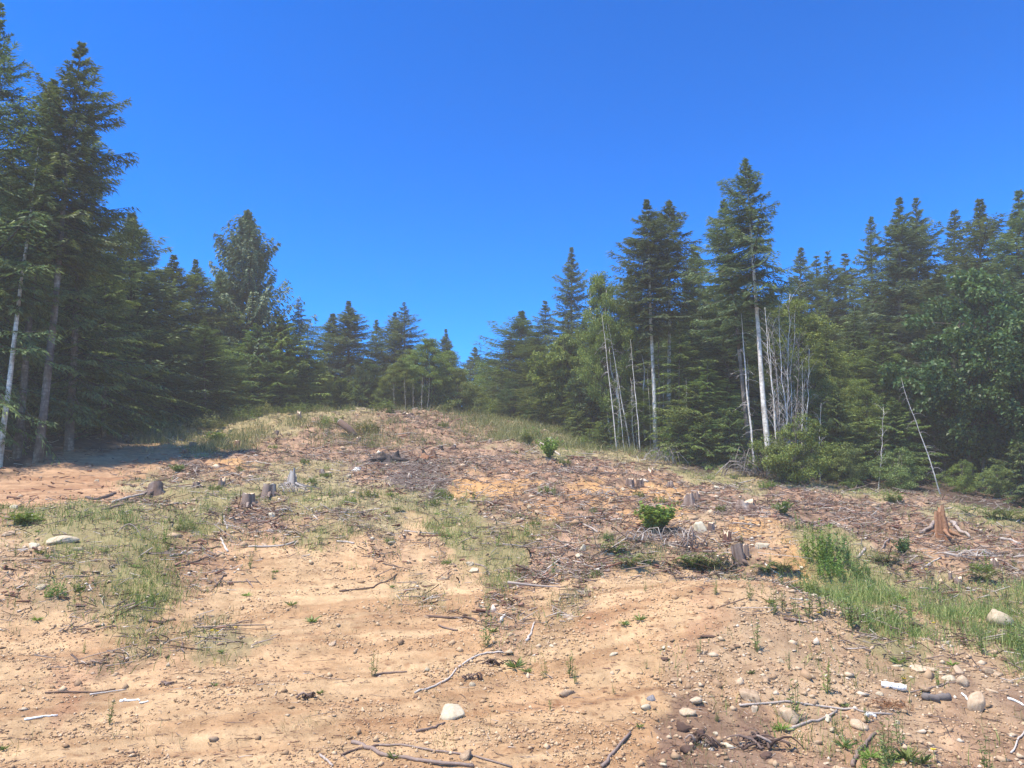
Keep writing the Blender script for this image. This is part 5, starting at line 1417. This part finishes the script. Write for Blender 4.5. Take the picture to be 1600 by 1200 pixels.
m, n, out = mat("yellow_petals"); n.links.new(principled(n, (.85, .62, .02), .6), out.inputs[0]); M['yellow'] = m
for k, (px, py, lab, hh) in enumerate([(1413, 1068, "yellow flower head beside the white can", .05), (1280, 970, "single yellow flower at the edge of the mound", .10), (1452, 910, "yellow flower in the right grass", .35),
        (1450, 917, "second yellow flower in the right grass", .30), (330, 1000, "left of the three yellow flowers on the road", .12), (338, 1001, "middle of the three yellow flowers on the road", .12),
        (367, 998, "right of the three yellow flowers on the road", .14), (1460, 985, "low yellow flower below the tall grass", .1), (1461, 1195, "yellow flower at the bottom right", .12)]):
    p = spot(px, py); o = empty("yellow_flower", lab, 'flower', None, tuple(p)); b = Buf(); tube(b, [[0, 0, 0], [.005, 0, hh / 2], [0, 0, hh]], .003, 4, .5); link("stem", b.mesh("stem"), M['weed'], o)
    N = 16; aa = np.arange(N) * 2.4; D = np.c_[np.cos(aa), np.sin(aa), .25 + .03 * np.arange(N)]; D /= np.linalg.norm(D, axis=1)[:, None]; b = Buf()
    b.add(*leaves(np.zeros((N, 3)) + [0, 0, hh], D, np.full(N, .012), np.full(N, .028), np.full(N, .8))); link("petals", b.mesh("petals"), M['yellow'], o)

# ------------------------------------------------------------------ grass
def grass(n, tmin, tmax, rmin, rmax, w, seed, hgt, name, m, label, tone=(.45, .2), width=.006, patch=1.6, thr=.35, ext=1.0):
    rng = np.random.default_rng(seed)
    nc = n // 7
    th = np.radians(rng.uniform(tmin, tmax, nc)); r = np.exp(rng.uniform(math.log(rmin), math.log(rmax), nc))
    x, y = np.sin(th) * r, np.cos(th) * r
    z = zones(x, y); ww = z @ np.array([w.get(c, 0) for c in ZN])
    pt = np.clip((.6 * vnoise(x * patch, y * patch, seed) + .4 * vnoise(x * patch * 3.7, y * patch * 3.7, seed + 3) - thr) * 3.4, 0, 1.2) + .05
    k = rng.uniform(size=nc) < ww * pt
    x, y = x[k], y[k]; N = len(x)
    cs = rng.uniform(.5, 1.2, N)
    cx = np.repeat(x, 7) + rng.normal(0, (.10 * ext), N * 7) * (1 + .03 * np.repeat(y, 7)); cy = np.repeat(y, 7) + rng.normal(0, (.10 * ext), N * 7) * (1 + .03 * np.repeat(y, 7))
    h = H(cx, cy); N2 = len(cx)
    a = rng.uniform(0, 6.28, N2); t = np.abs(rng.normal(0, .38, N2))
    D = np.c_[np.cos(a) * np.sin(t), np.sin(a) * np.sin(t), np.cos(t)]
    L = hgt * np.repeat(cs, 7) * rng.uniform(.45, 1.2, N2); W = width * (.6 + .05 * np.hypot(cx, cy)) * rng.uniform(.7, 1.3, N2)
    P = np.c_[cx, cy, h - .01]
    S = np.cross(D, rng.normal(size=(N2, 3)) * [1, 1, .1]); S /= np.linalg.norm(S, axis=1)[:, None]
    mid = P + D * (L * .55)[:, None]; tip = P + D * L[:, None] + np.c_[np.cos(a), np.sin(a), np.full(N2, -.35)] * (L * .22)[:, None]
    hw = (W / 2)[:, None]
    V = np.stack([P - S * hw, P + S * hw, mid + S * hw * .8, mid - S * hw * .8, tip], 1).reshape(-1, 3)
    F = (np.array([[0, 1, 2], [0, 2, 3], [3, 2, 4]])[None] + (np.arange(N2) * 5)[:, None, None]).reshape(-1, 3)
    tn = np.clip(rng.normal(*tone, N2) + np.repeat(rng.normal(0, .12, N), 7), 0, 1)
    o = link(name, mesh_np(name, V, F, np.repeat(tn, 5)), M[m]); tag(o, label, kind="stuff"); return N2
g1 = grass(330000, -37, 37, 7, 36, dict(G=.95, D=.15, B=.12, K=.05), 901, .20, "green_grass", 'grass', "patches of green grass on the bank and slopes", (.45, .30), .0060, 1.7, .42)
g2 = grass(150000, -37, 37, 12, 42, dict(D=1.0, G=.35, S=.30, B=.12, C=.15, F=.1), 911, .18, "dry_grass", 'drygrass', "dry straw-coloured grass on slope and crest", (.5, .25), .0055, 1.2, .3)
g3 = grass(60000, -34, 37, 7.2, 14.5, dict(B=.9, H=.8, D=1.0, T=.06, K=.14, R=.10), 921, .14, "thin_grass", 'drygrass', "thin sparse grass stalks on the bare dirt", (.3, .25), .0032, 1.2, .50, .8)
g4 = grass(60000, 18, 37, 11.5, 17, dict(G=.95, D=.4), 931, .32, "tall_grass", 'grass', "tall green grass in the hollow on the right", (.52, .32), .0052, 1.6, .46)
g5 = grass(80000, -26, 12, 34, 50, dict(D=1.0, F=.5, S=.4, G=.8), 941, .55, "crest_grass", 'drygrass', "tall uneven grass and brush along the crest", (.42, .28), .006, .5, .35)
print("tris of all", sum(len(m_.polygons) for m_ in bpy.data.meshes)); print("tris of trees", sum(len(m_.polygons) for v_ in KINDS.values() for q_ in v_ for m_ in q_[:3] if m_))
print("grass blades", g1, g2, g3, g4)
tri = sum(len(me.polygons) * (2 if me.name.startswith("ground") else 1) for me in bpy.data.meshes)
print("unique triangles about", tri, "objects", len(bpy.data.objects))

# ------------------------------------------------------------------ labels: say which of the many, by what is nearest
LM = [("the huge pale boulder in the left grass", 85, 845), ("the cream rock at the road edge", 62, 920), ("the large cream foreground rock", 710, 1115), ("the dark root tangle", 770, 1040),
      ("the small root tuft on bare dirt", 475, 1090), ("the white splinters", 205, 1098), ("the far left splinter", 65, 1124), ("the three yellow flowers", 345, 1000), ("the thick forked branch", 620, 1182),
      ("the dark flat stick on the road", 705, 967), ("the curved white stick", 715, 1050), ("the straight grey stick", 962, 1172), ("the white standing stone", 1019, 1090), ("the dark painted hollow", 1108, 995),
      ("the crumbling yellowish block", 1170, 1085), ("the angular tan rock", 1235, 1118), ("the dark humus clods", 1085, 1150), ("the bark and root pile", 1180, 1168), ("the crushed can", 1397, 1070),
      ("the mossy log", 1460, 1088), ("the smooth tan boulder", 1530, 1095), ("the round half-sunk boulder", 1567, 968), ("the rusty dead bough", 1385, 1103), ("the bottom right branch", 1350, 1170),
      ("the single flower on the mound", 1280, 965), ("the tall green weeds", 1295, 860), ("the orange stump", 1476, 820), ("the tall slanted stump", 1157, 868), ("the yellow angular boulder", 1096, 820),
      ("the lime green bush", 1020, 805), ("the fern hollow", 1100, 885), ("the two pale stones by the ferns", 908, 865), ("the little stone pile", 738, 885), ("the flat road stone", 820, 907),
      ("the broad low stump", 240, 760), ("the paired stumps", 400, 772), ("the bleached splintered stump", 455, 745), ("the shaded track end", 270, 700), ("the charred root mass", 607, 712),
      ("the reddish root mass", 668, 712), ("the orange earth patch", 770, 755), ("the leaning cut log", 555, 675), ("the skyline stump", 639, 648), ("the small round bush", 858, 705),
      ("the split shoulder stump", 990, 752), ("the decayed stump mound", 1165, 790), ("the bleached brush pile", 930, 775), ("the crooked snag's foot", 1462, 765), ("the thin snag's foot", 1366, 760),
      ("the white fir trunk's foot", 1200, 745), ("the hollow stump with round top", 369, 690), ("the arched twig", 200, 830), ("the whitish track rock", 20, 790), ("the long road-edge stick", 420, 853),
      ("the green mid slope grass", 700, 800), ("the pale mid slope log", 920, 822), ("the right edge log", 1578, 845), ("the right edge stalks", 1590, 1165), ("the brown stick on sunlit dirt", 608, 1053)]
TM = [("the edge fir", -10), ("the tallest left fir", 110), ("the shaded track hemlock", 165), ("the pointed fir", 206), ("the forked-tip fir", 272), ("the tall grey cedar", 386), ("the nodding hemlock", 466),
      ("the twin crest firs", 533), ("the ragged dark fir", 631), ("the light alders", 680), ("the gap fir", 742), ("the pointed fir right of the gap", 815), ("the slim dark fir", 893), ("the tall fir pair", 1028),
      ("the white-trunked fir", 1165), ("the four distant firs", 1285), ("the sparse fir", 1361), ("the twin tall firs", 1418), ("the blunt dark fir", 1530), ("the right edge fir", 1592)]
ORD = ["nearest", "second", "third", "fourth", "fifth", "sixth", "seventh", "eighth", "ninth", "tenth", "eleventh", "twelfth", "thirteenth", "fourteenth", "fifteenth", "sixteenth", "seventeenth", "eighteenth", "nineteenth", "twentieth"]
def project(p):
    c, s_ = math.cos(PITCH), math.sin(PITCH)
    q = (p[0], p[1], p[2] - CAMZ); f = q[1] * c + q[2] * s_
    return 800 + FPX * q[0] / max(f, .1), 600 - FPX * (q[2] * c - q[1] * s_) / max(f, .1)
buckets = {}
for o in list(COL.objects):
    g = o.get("group")
    if not g or o.parent: continue
    if g.startswith(("stones", "dead sticks", "small weeds", "regrowth", "olive")):
        X_, Y_ = project(o.location)
        if not (0 <= X_ <= 1600 and 0 <= Y_ <= 1200): continue
        d = [math.hypot(X_ - l[1], (Y_ - l[2]) * 1.6) for l in LM]; i = int(np.argmin(d)); dx, dy = X_ - LM[i][1], (Y_ - LM[i][2]) * 1.6
        rel = ("right of" if dx > 0 else "left of") if abs(dx) > abs(dy) else ("below" if dy > 0 else "above")
        noun = {"stones": "small stone", "dead s": "dead stick", "small ": "small green weed", "regrow": "leafy regrowth plant", "olive ": "olive bush"}[g[:6]]
        buckets.setdefault((noun, rel, LM[i][0]), []).append((d[i], o))
    elif "conifers" in g:
        X_, _y = project(o.location)
        if not (-60 <= X_ <= 1660): continue
        d = [abs(X_ - l[1]) for l in TM]; i = int(np.argmin(d))
        buckets.setdefault(("hidden conifer", "in the woods left behind" if X_ < TM[i][1] else "in the woods right behind", TM[i][0]) if not g.startswith(("shaded", "lower")) else
                           ("lower shaded conifer", "in the woods left behind" if X_ < TM[i][1] else "in the woods right behind", TM[i][0]), []).append((d[i], o))
for (noun, rel, lm), lst in buckets.items():
    lst.sort(key=lambda t: t[0])
    for k, (_, o) in enumerate(lst):
        rel_ = rel.replace("in the woods left behind", "behind and left of").replace("in the woods right behind", "behind and right of")
        if len(lst) == 1: o["label"] = noun + " " + rel_ + " " + lm
        elif k < len(ORD): o["label"] = noun + ", " + ORD[k] + (" one" if k == 0 else " nearest one") + " " + rel_ + " " + lm

# ------------------------------------------------------------------ thin haze volume added to imitate the lens veil
bm_ = Buf()
c8 = np.array([[x, y, z] for z in (-8, 26) for y in (-60, 140) for x in (-110, 110)], float)
bm_.add(c8, [[0, 2, 3], [0, 3, 1], [4, 5, 7], [4, 7, 6], [0, 1, 5], [0, 5, 4], [2, 6, 7], [2, 7, 3], [0, 4, 6], [0, 6, 2], [1, 3, 7], [1, 7, 5]])
m, n, out = mat("lens_veil_haze"); pv = n.nodes.new("ShaderNodeVolumePrincipled"); pv.inputs['Density'].default_value = .0018; pv.inputs['Color'].default_value = (1.0, .90, .76, 1)
n.links.new(pv.outputs[0], out.inputs['Volume'])
o = link("haze", bm_.mesh("haze"), m); tag(o, "thin haze added to imitate the lens veil before the woods", kind="stuff")
